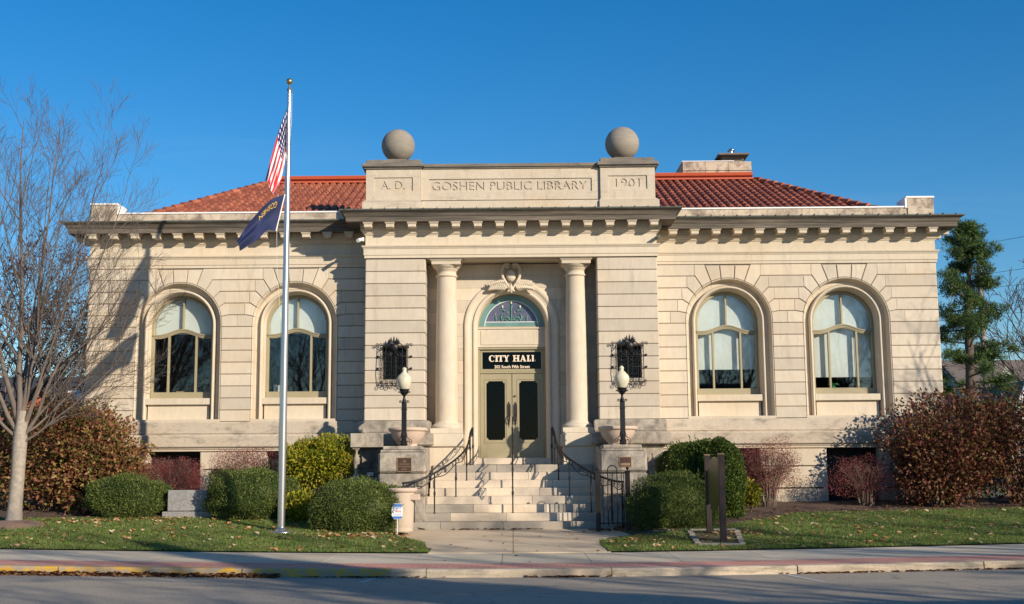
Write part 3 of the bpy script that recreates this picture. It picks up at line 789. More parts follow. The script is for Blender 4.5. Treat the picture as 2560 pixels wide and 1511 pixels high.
# transom and doors
f = MB(); yd = YD + .05
def frame_rect(mb, x0, x1, z0, z1, w, y0, y1, b=.004):
    mb.box(x0, x1, y0, y1, z1 - w, z1, b); mb.box(x0, x1, y0, y1, z0, z0 + w, b)
    mb.box(x0, x0 + w, y0, y1, z0 + w, z1 - w, b); mb.box(x1 - w, x1, y0, y1, z0 + w, z1 - w, b)
f.box(-RA, RA, yd - .08, yd + .08, 4.87, 4.925, .006); f.box(-RA, -RA + .045, yd - .06, yd + .08, 2.06, 4.87, .006); f.box(RA - .045, RA, yd - .06, yd + .08, 2.06, 4.87, .006)
f.box(-RA + .045, RA - .045, yd - .04, yd + .06, 4.25, 4.30, .006)
frame_rect(f, -RA + .05, RA - .05, 4.302, 4.868, .062, yd - .02, yd + .03)
tf = f.build('transom_frame', m_frame, hall)
f = MB(); f.box(-.77, .77, yd + .01, yd + .03, 4.36, 4.81); tr = f.build('transom_pane', glass_mat("black_sign_glass", (.02, .02, .02), .03, .012, .3), tf)
f = MB(); f.box(-.77, .77, yd + .04, yd + .05, 4.36, 4.81); f.build('sign_backing', m_dark, tr)
# CITY HALL in slab-serif capitals
t = MB(); yt = yd + .004; H = .165; zb = 4.56
def seg(x0, z0, x1, z1, w0, w1=None, dy=0):
    w1 = w0 if w1 is None else w1
    t.prism([(x0 - w0 / 2, z0), (x0 + w0 / 2, z0), (x1 + w1 / 2, z1), (x1 - w1 / 2, z1)], yt - dy, yt + .006)
def serif(x, z, w, h=.018, dy=.001): t.prism([(x - w / 2, z), (x + w / 2, z), (x + w / 2, z + h), (x - w / 2, z + h)], yt - dy, yt + .006)
def stem(x): seg(x, zb, x, zb + H, .045); serif(x, zb, .085); serif(x, zb + H - .018, .085)
def gC(x):
    V = []; F = []; n = 16
    for i in range(n + 1):
        a = R(42) + (R(318) - R(42)) * i / n; th = .018 + .034 * max(0, -math.cos(a)) ; ro = H / 2 + .004
        V += [(x + .92 * ro * math.cos(a), yt, zb + H / 2 + ro * math.sin(a)), (x + .92 * (ro - th) * math.cos(a) , yt, zb + H / 2 + (ro - th * .9) * math.sin(a))]
    for i in range(n): F.append([2 * i, 2 * i + 1, 2 * i + 3, 2 * i + 2])
    t.add(V, F); t.box(x + .052, x + .066, yt - .001, yt + .006, zb + H - .062, zb + H - .008)
gC(-.515); stem(-.392)
stem(-.285); serif(-.285, zb + H - .022, .145, .022, .002); serif(-.35, zb + H - .05, .014, .05, .003); serif(-.22, zb + H - .05, .014, .05, .003)
seg(-.135, zb, -.135, zb + .08, .044); serif(-.135, zb, .085); seg(-.135, zb + .075, -.182, zb + H, .046, .046, .002); seg(-.132, zb + .075, -.094, zb + H, .026, .024, .003); serif(-.18, zb + H - .016, .07, .016, .004); serif(-.09, zb + H - .016, .055, .016, .004)
stem(.07); stem(.168); seg(.119, zb + H / 2 - .012, .119, zb + H / 2 + .012, .09, .09, .003)
seg(.24, zb, .293, zb + H, .022, .022, .002); seg(.345, zb, .293, zb + H, .05, .04, .003); serif(.24, zb, .055, .016, .004); serif(.345, zb, .08, .016, .005); seg(.29, zb + .045, .29, zb + .062, .07, .07, .006)
for x in (.43, .553):
    seg(x, zb, x, zb + H, .045); serif(x, zb + H - .018, .08); serif(x + .020, zb, .095, .02, .002); serif(x + .062, zb, .014, .06, .003)
t.build('sign_lettering', m_cream, tr)
V, F = text_geo("202 South Fifth Street", .082, .004, .92, .02)
t = MB(); t.add([(x + .01, yt + y, z + 4.385) for x, y, z in V], F); t.build('address_lettering', m_cream, tr)
def door(s):
    d = MB(); x0, x1 = sorted((s * .008, s * (RA - .05))); z0, z1 = 2.07, 4.245; y0, y1 = yd - .01, yd + .04
    gx0, gx1 = sorted((s * .185, s * .665)); gz0, gz1 = 2.53, 4.05
    d.box(x0, gx0, y0, y1, z0, z1, .003); d.box(gx1, x1, y0, y1, z0, z1, .003); d.box(gx0, gx1, y0, y1, z0, gz0, .003); d.box(gx0, gx1, y0, y1, gz1, z1, .003)
    for a, b_ in ((gx0, gx1),):
        for xx, zz, sx, sz in ((a, gz0, 1, 1), (b_, gz0, -1, 1), (a, gz1, 1, -1), (b_, gz1, -1, -1)):
            pl = [(xx, zz)] + [(xx + sx * .055 * math.cos(t_ * math.pi / 2 / 6), zz + sz * .055 * math.sin(t_ * math.pi / 2 / 6)) for t_ in range(7)]
            d.prism(pl, y0 + .006, y1 - .01)
        frame_rect(d, a - .055, b_ + .055, gz0 - .075, gz1 + .055, .016, y0 - .012, y0 + .004, .004)
    o = d.build('door', m_frame, hall)
    g = MB(); g.add([(gx0 - .01, yd + .02, gz0 - .01), (gx1 + .01, yd + .02, gz0 - .01), (gx1 + .01, yd + .02, gz1 + .01), (gx0 - .01, yd + .02, gz1 + .01)], [(0, 1, 2, 3)])
    g.build('door_pane', m_glassd, o)
    h = MB(); hx = s * .085; y = y0 - .012
    pl = [(hx - .05, 3.20), (hx - .05, 3.42), (hx, 3.52), (hx + .05, 3.42), (hx + .05, 3.20), (hx + .02, 2.95), (hx, 2.86), (hx - .02, 2.95)]
    h.prism(pl, y, y + .012)
    for e in (-.03, 0, .03): h.tube([(hx + e, y - .006, 3.02), (hx + e, y - .006, 3.40)], .005, 4)
    h.tube([(hx, y, 3.18), (hx, y - .06, 3.15), (hx + s * .015, y - .07, 3.06), (hx, y - .06, 2.97), (hx, y, 2.95)], .012, 6)
    if s > 0: h.lathe([(0, 0), (.026, 0), (.022, .02), (0, .024)], 0, 0, 10); 
    if s > 0:
        n = len(h.v); cnt = 4 * 10 + 20
        h.v[-cnt:] = [(hx - .01 + px, y - pz, 3.66 + py) for px, py, pz in h.v[-cnt:]]
    h.build('door_handle', m_bronze, o)
for s in (-1, 1): door(s)
# lit scene glimpsed through the doors: rear window
f = MB(); f.box(-.62, .42, 36.3, 36.35, 3.55, 4.25); f.build('rear_window', simple("far_window_daylight", (.35, .42, .45), .4, 0, .3, 8), hall)
# cartouche above the arch
c = MB(); yc = YR - .06; zc0 = 6.70
c.lathe([(0, .10), (.10, .095), (.155, .06), (.17, .0)], 0, 0, 20, cap=False)
c.v = [(px * .82, yc - pz, zc0 + .06 + py * 1.0) for px, py, pz in c.v]
for e in (-1, 1):
    c.tube([(e * .045, yc - .12, 7.03), (e * .12, yc - .13, 7.05), (e * .20, yc - .12, 7.0), (e * .24, yc - .10, 6.86), (e * .215, yc - .10, 6.70), (e * .13, yc - .11, 6.56), (e * .055, yc - .12, 6.44), (e * .045, yc - .13, 6.36), (e * .09, yc - .13, 6.33)], [.03, .04, .045, .045, .042, .035, .03, .03, .025], 8)
    spiral(c, e * .095, yc - .14, 6.99, .055, 1.2, math.pi / 2, -e, .022)
    r_ = random.Random(8)
    for j in range(9):
        t_ = j / 8; bx = e * (.11 + .40 * t_); bz = 6.50 + .02 * math.sin(t_ * 3) - .05 * t_
        for q in (-1, 1):
            L = .155 * (1 - .35 * t_); c.tube([(bx, yc - .10, bz), (bx + e * .05, yc - .15, bz + q * L * .6), (bx + e * .10, yc - .11, bz + q * L)], [.030, .034, .007], 6)
    c.tube([(e * .08, yc - .1, 6.48), (e * .3, yc - .13, 6.52), (e * .53, yc - .09, 6.50)], [.035, .03, .012], 6)
    c.tube([(e * .45, yc - .09, 6.50), (e * .52, yc - .09, 6.58), (e * .55, yc - .08, 6.62)], [.02, .02, .006], 6)
c.tube([(0, yc - .1, 6.30), (0, yc - .13, 6.40), (0, yc - .11, 6.52)], [.03, .06, .02], 8)
c.build('cartouche', m_trim, hall)
# columns
def column(s):
    cx, cy = s * 1.655, YP + .445
    sh = MB()
    prof = [(.283, 2.97), (.283, 3.4)] + [(.283 - .036 * (t / 10) ** 1.8, 3.4 + 3.25 * t / 10) for t in range(1, 11)] + [(.247, 6.70)]
    sh.lathe(prof, cx, cy, 40)
    o = sh.build('column', m_trim, hall)
    c = MB(); c.lathe([(.25, 6.66), (.265, 6.665), (.283, 6.685), (.283, 6.70), (.265, 6.72), (.25, 6.725), (.247, 6.82), (.262, 6.825), (.262, 6.84), (.278, 6.845), (.278, 6.86), (.30, 6.88), (.335, 6.905), (.36, 6.935), (.37, 6.955)], cx, cy, 40)
    c.box(cx - .37, cx + .37, cy - .37, cy + .37, 6.955, 7.04, .006); c.box(cx - .385, cx + .385, cy - .385, cy + .385, 7.04, 7.062, .004); c.box(cx - .41, cx + .41, cy - .41, cy + .41, 7.064, 7.104, .006)
    c.build('capital', m_trim, o)
    b_ = MB(); b_.lathe([(.39, 2.80), (.40, 2.82), (.40, 2.85), (.385, 2.875), (.35, 2.90), (.32, 2.92), (.30, 2.945), (.283, 2.98)], cx, cy, 40)
    b_.box(cx - .40, cx + .40, cy - .41, cy + .41, 2.67, 2.80, .012)
    b_.build('column_base', m_trim, o)
for s in (-1, 1): column(s)
# blocks beneath the columns, flanking the landing
for s in (-1, 1):
    b = MB()
    x0, x1 = sorted((s * 1.22, s * 2.14)); b.box(x0, x1, YP + .0, YR + .1, 2.34, 2.668, .02)
    x0, x1 = sorted((s * 1.27, s * 2.10)); b.box(x0, x1, YP + .06, YR + .1, 1.7, 2.338, .008)
    b.build('column_pedestal', m_trim, hall)
b = MB(); b.box(-1.27, 1.27, YR - .02, YR + .5, 1.9, 2.065, .01); b.build('door_sill_step', m_step, hall)

# ---- attic with inscription, balls ----------------------------------------
at = MB(); ya = YP
def panel_wall(mb, x0, x1, z0, z1, hx0, hx1, hz0, hz1, y, d):
    mb.box(x0, hx0, y, y + d, z0, z1); mb.box(hx1, x1, y, y + d, z0, z1); mb.box(hx0, hx1, y, y + d, z0, hz0); mb.box(hx0, hx1, y, y + d, hz1, z1)
for s in (-1, 1):
    x0, x1 = sorted((s * 2.305, s * 3.70)); h0, h1 = sorted((s * 2.50, s * 3.50))
    panel_wall(at, x0, x1, 8.62, 9.43, h0, h1, 8.855, 9.21, ya, .05)
    at.box(x0 + .004, x1 - .004, ya + .085, ya + 1.3, 8.62, 9.43)
    at.box(x0 - .04 * 0, x1, ya + .05, ya + .085, 8.62, 8.64)
    xx0, xx1 = sorted((s * 2.265, s * 3.79)); at.box(xx0, xx1, ya - .085, ya + 1.35, 8.25, 8.56, .006)
    at.add([(xx0 + .006, ya - .085, 8.56), (xx1 - .006, ya - .085, 8.56), (x1, ya, 8.625), (x0, ya, 8.625)], [(0, 1, 2, 3)])
    xe = xx1 if s > 0 else xx0; xi_ = x1 if s > 0 else x0
    at.add([(xe, ya - .085, 8.56), (xe, ya + 1.3, 8.56), (xi_, ya + 1.3, 8.625), (xi_, ya, 8.625)], [(0, 1, 2, 3)])
panel_wall(at, -2.303, 2.303, 8.62, 9.44, -2.09, 2.09, 8.83, 9.175, ya + .07, .05)
at.box(-2.3, 2.3, ya + .155, ya + 1.2, 8.3, 9.44)
at.box(-2.262, 2.262, ya - .02, ya + .5, 8.25, 8.58, .006)
at.build('attic', m_attic, hall)
def inscription(body, cx, z0, h, wd, y, x0, x1, p0, p1):
    s_ = MB(); s_.box(x0, x1, y, y + .045, p0, p1)
    slab = s_.build('inscription_panel', m_attic, hall)
    V, F = text_geo(body, h, .05, wd, .0)
    t_ = MB(); t_.add([(x + cx, y + yy + .0, z + z0) for x, yy, z in V], F); cut = t_.build('cutter', m_attic)
    import bmesh
    bm = bmesh.new(); bm.from_mesh(cut.data); bmesh.ops.remove_doubles(bm, verts=bm.verts, dist=1e-4); bmesh.ops.recalc_face_normals(bm, faces=bm.faces); bm.to_mesh(cut.data); bm.free()
    bm = bmesh.new(); bm.from_mesh(slab.data); bmesh.ops.recalc_face_normals(bm, faces=bm.faces); bm.to_mesh(slab.data); bm.free()
    md = slab.modifiers.new('cut', 'BOOLEAN'); md.object = cut; md.solver = 'EXACT'; md.operation = 'DIFFERENCE'
    dg = bpy.context.evaluated_depsgraph_get(); dg.update()
    me = bpy.data.meshes.new_from_object(slab.evaluated_get(dg)); slab.modifiers.remove(md)
    if len(me.polygons) > 20: slab.data = me
    bpy.data.objects.remove(cut)
inscription("GOSHEN PUBLIC LIBRARY", -.03, 8.875, .225, 3.98, ya + .10, -2.12, 2.12, 8.80, 9.20)
inscription("A. D.", -3.02, 8.90, .22, .62, ya + .03, -3.53, -2.47, 8.83, 9.24)
inscription("1901", 3.00, 8.915, .22, .62, ya + .03, 2.47, 3.53, 8.83, 9.24)
ac = MB()
for s in (-1, 1):
    x0, x1 = sorted((s * 2.225, s * 3.80))
    ac.box(x0 + .05, x1 - .05, ya - .045, ya + 1.35, 9.432, 9.475, .004); ac.box(x0, x1, ya - .10, ya + 1.42, 9.477, 9.565, .01)
    x0, x1 = sorted((s * 2.305, s * 3.70)); ac.box(x0, x1, ya + .0, ya + 1.3, 9.567, 9.68, .008)
    ac.box(s * 2.95 - .25, s * 2.95 + .25, ya + .45, ya + .95, 9.68, 9.82, .01)
ac.box(-2.22, 2.22, ya + .0, ya + 1.0, 9.475, 9.56, .008); ac.box(-2.24, 2.24, ya + .035, ya + .9, 9.44, 9.474)
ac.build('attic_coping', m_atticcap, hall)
for s in (-1, 1):
    b = MB(); rr = .437 if s < 0 else .445; n = 24
    b.lathe([(rr * math.sin(math.pi * i / n), 10.235 - rr * math.cos(math.pi * i / n)) for i in range(n + 1)], s * 2.945, ya + .7, 40, cap=False)
    b.build('stone_ball', m_ball, hall)

# ---- roof -----------------------------------------------------------------
m_tile, n_, l_, b_ = newmat("clay_tiles")
o_ = mixc(n_, l_, island(n_), (.24, .068, .036), (.47, .155, .08))
o_ = mixc(n_, l_, ramp(n_, l_, noise(n_, l_, 1.2, 5, .7), .45, .75), o_, (.19, .05, .03))
o_ = mixc(n_, l_, ramp(n_, l_, noise(n_, l_, 14, 4, .7), .6, .8), o_, (.16, .11, .08))
l_.new(o_, b_.inputs['Base Color']); b_.inputs['Roughness'].default_value = .7
def roof_face(P0, P1, P2, P3, name, pitch=.222, rowlen=.42):
    """barrel tiles on the quad eave P0-P1, ridge P3-P2 (P0,P3 one side)"""
    P0, P1, P2, P3 = map(Vector, (P0, P1, P2, P3)); e = (P1 - P0).normalized()
    upv = (P3 - P0) - e * (P3 - P0).dot(e); L = upv.length; uv = upv / L; nrm = e.cross(uv).normalized()
    if nrm.z < 0: nrm = -nrm
    a0, a1 = 0, (P1 - P0).length; b0, b1 = (P3 - P0).dot(e), (P2 - P0).dot(e)
    rows = int(L / rowlen); V = []; F = []
    ntile = int((max(a1, b1) - min(a0, b0)) / pitch)
    xs0 = min(a0, b0); K = 7
    for r in range(rows):
        t0, t1 = r / rows, (r + 1.12) / rows
        lo = max(a0 + (b0 - a0) * t0, a0 + (b0 - a0) * min(1, t1)); hi = min(a1 + (b1 - a1) * t0, a1 + (b1 - a1) * min(1, t1))
        for c in range(ntile):
            x = xs0 + c * pitch
            if x + pitch * .5 < lo or x + pitch * .5 > hi: continue
            k0 = len(V)
            for (tt, rad, lift_) in ((t0, .068, .030), (t1, .056, .004)):
                for i in range(K):
                    a = math.pi * i / (K - 1)
                    V.append(P0 + e * (x + pitch / 2 - math.cos(a) * rad) + uv * (L * tt) + nrm * (lift_ + math.sin(a) * rad * .95))
            for i in range(K - 1): F.append((k0 + i, k0 + i + 1, k0 + K + i + 1, k0 + K + i))
            # pan (concave) tile between
            k0 = len(V)
            for (tt, rad, lift_) in ((t0, .05, .028), (t1, .045, .002)):
                for i in range(5):
                    a = math.pi * i / 4; 
                    V.append(P0 + e * (x - math.cos(a) * rad * 1.1) + uv * (L * tt) + nrm * (lift_ + .01 - math.sin(a) * rad * .7))
            for i in range(4): F.append((k0 + i, k0 + i + 1, k0 + 5 + i + 1, k0 + 5 + i))
            # butt end of the barrel tile
            k0 = len(V); V.append(P0 + e * (x + pitch / 2) + uv * (L * t0 + .004) + nrm * .01)
            for i in range(K):
                a = math.pi * i / (K - 1); V.append(P0 + e * (x + pitch / 2 - math.cos(a) * .068) + uv * (L * t0 + .004) + nrm * (.03 + math.sin(a) * .0646))
            for i in range(0, K - 1, 2): F.append((k0, k0 + 1 + i, k0 + 2 + i, k0 + 3 + i if i + 3 <= K else k0 + 2 + i))
    F = [f for f in F if len(set(f)) == 4]
    return npmesh(name, [tuple(v) for v in V], F, [m_tile], hall, True)
EZ, RZ, EY, RY = 8.62, 10.86, 32.25, 37.7
EXL, RXL = 9.95, 7.75
# base deck under the tiles
b = MB()
b.add([(-EXL, EY, EZ), (EXL, EY, EZ), (RXL, RY, RZ), (-RXL, RY, RZ)], [(0, 1, 2, 3)])
for s in (-1, 1): b.add([(s * EXL, EY, EZ), (s * EXL, BACK - 1, EZ), (s * RXL, 40.5, RZ), (s * RXL, RY, RZ)], [(0, 1, 2, 3)])
b.add([(-EXL, BACK - 1, EZ), (EXL, BACK - 1, EZ), (RXL, 40.5, RZ), (-RXL, 40.5, RZ)], [(3, 2, 1, 0)])
b.add([(-RXL, RY, RZ), (RXL, RY, RZ), (RXL, 40.5, RZ), (-RXL, 40.5, RZ)], [(0, 1, 2, 3)])
b.add([(-XW + .1, YW + .3, 8.35), (XW - .1, YW + .3, 8.35), (XW - .1, BACK, 8.35), (-XW + .1, BACK, 8.35)], [(0, 1, 2, 3)])
rf = b.build('roof_deck', simple("roof_underlay", (.16, .045, .025), .9, 0, .2), hall)
roof_face((-EXL, EY, EZ + .01), (EXL, EY, EZ + .01), (RXL, RY, RZ), (-RXL, RY, RZ), 'tiled_roof')
for s in (-1, 1):   # hip caps
    h = MB()
    A, B_ = Vector((s * EXL, EY, EZ + .05)), Vector((s * RXL, RY, RZ + .03)); n = 15
    for i in range(n):
        p, q = A.lerp(B_, i / n), A.lerp(B_, (i + 1.1) / n); h.tube([p + Vector((0, 0, .035)), q], [.095, .075], 8)
    h.build('hip_tiles', m_tile, hall)
h = MB()
h.box(-RXL - .02, RXL + .05, RY - .10, 40.6, RZ + .02, RZ + .075, .01)
h.box(-RXL + .04, RXL - .1, RY - .03, 40.5, RZ + .07, RZ + .13); h.rows([[(-RXL + .0, RY - .06, RZ + .12), (-RXL + .0, RY - .12, RZ + .14), (-RXL + .0, RY - .15, RZ + .22), (-RXL + .0, RY - .13, RZ + .24), (-RXL, 40.6, RZ + .24)], [(RXL - .06, RY - .06, RZ + .12), (RXL - .06, RY - .12, RZ + .14), (RXL - .06, RY - .15, RZ + .22), (RXL - .06, RY - .13, RZ + .24), (RXL - .06, 40.6, RZ + .24)]])
for s in (-1, 1):
    x = -RXL if s < 0 else RXL - .06; h.add([(x, RY - .06, RZ + .12), (x, RY - .12, RZ + .14), (x, RY - .15, RZ + .22), (x, RY - .13, RZ + .24), (x, 40.6, RZ + .24), (x, 40.6, RZ + .12)], [(0, 1, 2, 3, 4, 5)])
h.build('ridge_cap', m_redmetal, hall)
# chimney block and flue housing
c = MB(); rnd = random.Random(2)
for k_ in range(4):
    z0 = 10.6 + k_ * .27; xs = [5.62, 6.35, 7.1, 7.86]
    for i in range(3): c.box(xs[i] + .004, xs[i + 1] - .004, 38.6 - (.03 if k_ == 3 else 0), 40.3, z0 + .004, z0 + .266 + (.03 if k_ == 3 else 0), .008)
c.box(5.7, 7.8, 38.7, 40.3, 10.4, 11.67)
ch = c.build('chimney', m_par, hall)
c = MB(); c.box(5.60, 7.30, 38.55, 40.35, 11.712, 11.735); c.build('chimney_cap', m_white, ch)
c = MB(); c.zprism([(7.30, 40.8), (8.05, 40.8), (8.05, 41.5), (7.30, 41.5)], 11.6, 12.47); c.box(7.16, 8.2, 40.55, 41.7, 12.47, 12.53); c.build('flue_housing', m_shing2, hall)
c = MB(); c.lathe([(.075, 12.53), (.075, 12.73)], 7.68, 41.1, 12); c.lathe([(.13, 12.73), (.15, 12.75), (.02, 12.83)], 7.68, 41.1, 12); c.build('flue_pipe', m_chrome, hall)
# rear and side closure of the body
b = MB(); b.box(-XW + .1, XW - .1, BACK - .1, BACK, .3, 8.3); b.box(-XW + .3, -XW + .35, YW + .7, BACK, .5, 8.3); b.box(XW - .35, XW - .3, YW + .7, BACK, .5, 8.3)
b.build('rear_wall', m_stone2, hall)

# ---- steps, pedestals, cheek blocks ----------------------------------------
st = MB(); rnd = random.Random(31); g = MB()
Z0 = .39; RIS = .1875; TR = .30; Y0 = 28.2
def tread(y0, y1, x0, x1, z, col_split=True):
    xs = [x0]; n = max(1, round((x1 - x0) / 1.35))
    for i in range(1, n): xs.append(x0 + (x1 - x0) * i / n + rnd.uniform(-.3, .3))
    xs.append(x1)
    for i in range(len(xs) - 1):
        (g if (z < 1.0 and (i == 0 or i == len(xs) - 2)) or z < .6 and rnd.random() < .7 or z > 1.8 and rnd.random() < .5 else st).box(xs[i] + .002, xs[i + 1] - .002, y0, y1, z - RIS + .0, z, .009)
for k_ in range(8):
    z = Z0 + RIS * (k_ + 1); y = Y0 + TR * k_; hw = (2.75, 2.45, 2.12, 2.04, 2.0, 2.0, 2.0, 2.0)[k_]
    if k_ == 7: tread(y, YR - .02, -1.98, 1.98, z)
    else: tread(y, y + TR + .03, -hw, hw, z)
    if k_ == 0:
        g.zprism([(2.7, y + .002), (3.35, y + .0), (3.35, y + .5), (2.7, y + .5)], .2, z - .004)
st.box(-1.95, 1.95, 28.5, YR, 0, .5)
k_s = len(st.v); st.v += g.v; st.f += [[i + k_s for i in f] for f in g.f]; st.m += [1] * len(g.f); st.s += g.s; st.build('entrance_steps', [m_step, m_floor], hall)
def pedestal(s):
    p = MB(); x0, x1 = sorted((s * 2.02, s * 3.13)); yf, yb = 28.40, 29.35
    p.box(x0, x1, yf, yb, 1.69, 2.172, .05); 
    a, c_ = x0 + .09, x1 - .05
    p.box(a - .05, c_, yf + .07, yb, 2.174, 2.235, .02); p.box(a, c_ - .06, yf + .14, yb, 2.236, 2.325, .02)
    p.box(x0 + .0, x1 - .0, yf + .03, yb, 1.16, 1.685, .045); p.box(x0 + .02, x1 - .02, yf + .05, yb, .3, 1.155, .01)
    p.box(x0 + .03, x1 - .03, yb, YP - .05, .3, 2.30, .01)
    o = p.build('lamp_pedestal', m_ped, hall)
    # side cheek towards the steps, rounded
    c = MB(); xi = s * 2.0; pts = []
    n = 10
    for i in range(n + 1): a = math.pi / 2 * i / n; pts.append((s * (2.12 - .12 * math.cos(a) - .0), 28.62 + .5 * math.sin(a)))
    return o
pl_, pr_ = pedestal(-1), pedestal(1)
def plaque(parent, x0, x1, z0, z1, lines, sym):
    y = 28.40
    p = MB(); p.box(x0, x1, y - .012, y + .01, z0, z1); o = p.build('plaque', m_plaque, parent, label='bronze plaque' if sym else 'smaller bronze plaque')
    t_ = MB(); frame_rect(t_, x0 - .006, x1 + .006, z0 - .006, z1 + .006, .016, y - .018, y + .008, .003)
    cx = (x0 + x1) / 2
    if sym:
        zc = z1 - .075; spiral(t_, cx, y - .016, zc - .01, .028, .8, .6, -1, .005, .95)
        t_.tube([(cx - .01, y - .016, zc + .045), (cx - .01, y - .016, zc), (cx + .02, y - .016, zc), (cx + .035, y - .016, zc - .03)], .005, 4)
    for i, L in enumerate(lines):
        V, F = text_geo(L, .034, .006, min(.031 * len(L), x1 - x0 - .05)); zz = z1 - (.165 if sym else .07) - i * .058
        t_.add([(x + cx, yy + y - .013, z + zz) for x, yy, z in V], F)
    if not sym: t_.box(x0 + .03, x1 - .03, y - .015, y - .008, z0 + .03, z0 + .085)
    t_.build('plaque_relief', m_plaque2, o)
plaque(pl_, -2.68, -2.35, 1.73, 2.05, ["HANDICAP", "ENTRANCE IN", "REAR"], True)
plaque(pr_, 2.48, 2.755, 1.81, 2.035, [], False)
# area balustrade left of the left pedestal
b = MB(); b.box(-3.87, -3.60, 29.06, 29.34, 2.31, 2.645, .012); b.box(-3.60, -3.10, 29.12, 29.30, 2.312, 2.63, .01)
b.box(-3.82, -3.66, 29.12, 29.28, 2.27, 2.31, .004)
b.lathe([(.075, 2.27), (.03, 2.22), (.028, 2.16), (.045, 2.13), (.078, 2.05), (.082, 1.95), (.06, 1.82), (.04, 1.72), (.05, 1.68), (.08, 1.66), (.08, 1.6)], -3.735, 29.2, 16)
b.box(-3.87, -3.1, 29.08, 29.32, .3, 1.6, .01)
b.build('area_balustrade', m_ped, hall)
# ---- hidden-side ground filler under building
# ================================================================ ground
def sheet(xs, ys, zf): 
    V = [(x, y, zf(x, y)) for y in ys for x in xs]; n = len(xs)
    F = [(j * n + i, j * n + i + 1, (j + 1) * n + i + 1, (j + 1) * n + i) for j in range(len(ys) - 1) for i in range(n - 1)]
    return V, F
def span(a, b, st): n = max(1, int(round((b - a) / st))); return [a + (b - a) * i / n for i in range(n + 1)]
XS = [-900, -300, -120, -70, -50, -40] + span(-34, 34, .5) + [40, 50, 70, 120, 300, 900]
def gfar(x, y):
    x = max(-45, min(45, x)); return ground_z(x, y)
m_ground, n, l, b = newmat("ground_earth")
l.new(mixc(n, l, ramp(n, l, noise(n, l, .7, 5), .4, .65), (.045, .06, .02), (.10, .08, .045)), b.inputs['Base Color']); b.inputs['Roughness'].default_value = .95
V, F = sheet(XS, span(23.5, 33, .5) + [38, 50, 80, 150, 400, 900], lambda x, y: gfar(x, y) - .045)
npmesh('ground', V, F, m_ground, kind='structure')
# road
m_road, n, l, b = newmat("asphalt")
o = mixc(n, l, ramp(n, l, noise(n, l, .35, 5, .6, stretch=(.5, 1.6, 1)), .35, .7), (.33, .285, .225), (.41, .36, .29))
o = mixc(n, l, ramp(n, l, noise(n, l, 38, 4, .85), .38, .66), mixc(n, l, 1, o, (.62, .61, .60), 'MULTIPLY'), mixc(n, l, 1, o, (1.3, 1.27, 1.22), 'MULTIPLY'))
vor = n.new('ShaderNodeTexVoronoi'); vor.feature = 'DISTANCE_TO_EDGE'; vor.inputs['Scale'].default_value = .17; vg = n.new('ShaderNodeNewGeometry')
vd = n.new('ShaderNodeTexNoise'); vd.inputs['Scale'].default_value = 1.2; vd.inputs['Detail'].default_value = 5; vm = n.new('ShaderNodeMix'); vm.data_type = 'RGBA'; vm.blend_type = 'ADD'; vm.inputs[0].default_value = .9
l.new(vg.outputs['Position'], vd.inputs['Vector']); l.new(vg.outputs['Position'], vm.inputs[6]); l.new(vd.outputs['Color'], vm.inputs[7]); l.new(vm.outputs[2], vor.inputs['Vector'])
o = mixc(n, l, ramp(n, l, vor.outputs['Distance'], .001, .0035, (.55, .55, .55), (0, 0, 0)), o, (.05, .048, .045))
o = mixc(n, l, ramp(n, l, noise(n, l, 1.3, 6, .7, stretch=(.35, 2.2, 1), dist=.6), .60, .70), o, (.15, .14, .125))
l.new(o, b.inputs['Base Color']); b.inputs['Roughness'].default_value = .85; bump(n, l, b, noise(n, l, 120, 3), .5, .008)
V, F = sheet(XS, [-900, -300, -100, -40] + span(-14, 19.0, 1.0) + [19.5, YK + .004], lambda x, y: lift(max(-45, min(45, x)))); npmesh('road', V, F, m_road, kind='structure')
# kerb
m_kerb = stone('kerb_concrete', (.60, .50, .37), isl=.08, stain=.7, lo=.45, hi=.66, staincol=(.17, .14, .10), str_=(.8, 1, 6))
m_kyel, n, l, b = newmat("worn_yellow_kerb_paint")
o = mixc(n, l, ramp(n, l, noise(n, l, 5, 7, .75, stretch=(1, 1, 2)), .44, .54), (.56, .32, .03), (.34, .28, .2))
l.new(o, b.inputs['Base Color']); b.inputs['Roughness'].default_value = .8
k = MB(); x = -34.4; segs = []
while x < 34: segs.append((x, x + 2.98)); x += 3.0
def kerb_piece(mb, a, c, mi, e=0.0):
    n = max(1, int((c - a) / .5)); rows = []
    for i in range(n + 1):
        xx = a + (c - a) * i / n; z = lift(xx)
        rows.append([(xx, YK - e, z - .02), (xx, YK + .006 - e, z + .10), (xx, YK + .03, z + .128 + e), (xx, YB - .004, z + .134 + e), (xx, YB - .004, z + .0)])
    mb.rows(rows, mi); mb.add(rows[0], [(0, 1, 2, 3, 4)], mi); mb.add(rows[-1], [(4, 3, 2, 1, 0)], mi)
for a, c in segs:
    if c <= -1.98: kerb_piece(k, a, c, 1)
    elif a < -1.98: kerb_piece(k, a, -1.98, 1); kerb_piece(k, -1.98, c, 0)
    else: kerb_piece(k, a, c, 0)
k.build('kerb', [m_kerb, m_kyel], kind='structure')
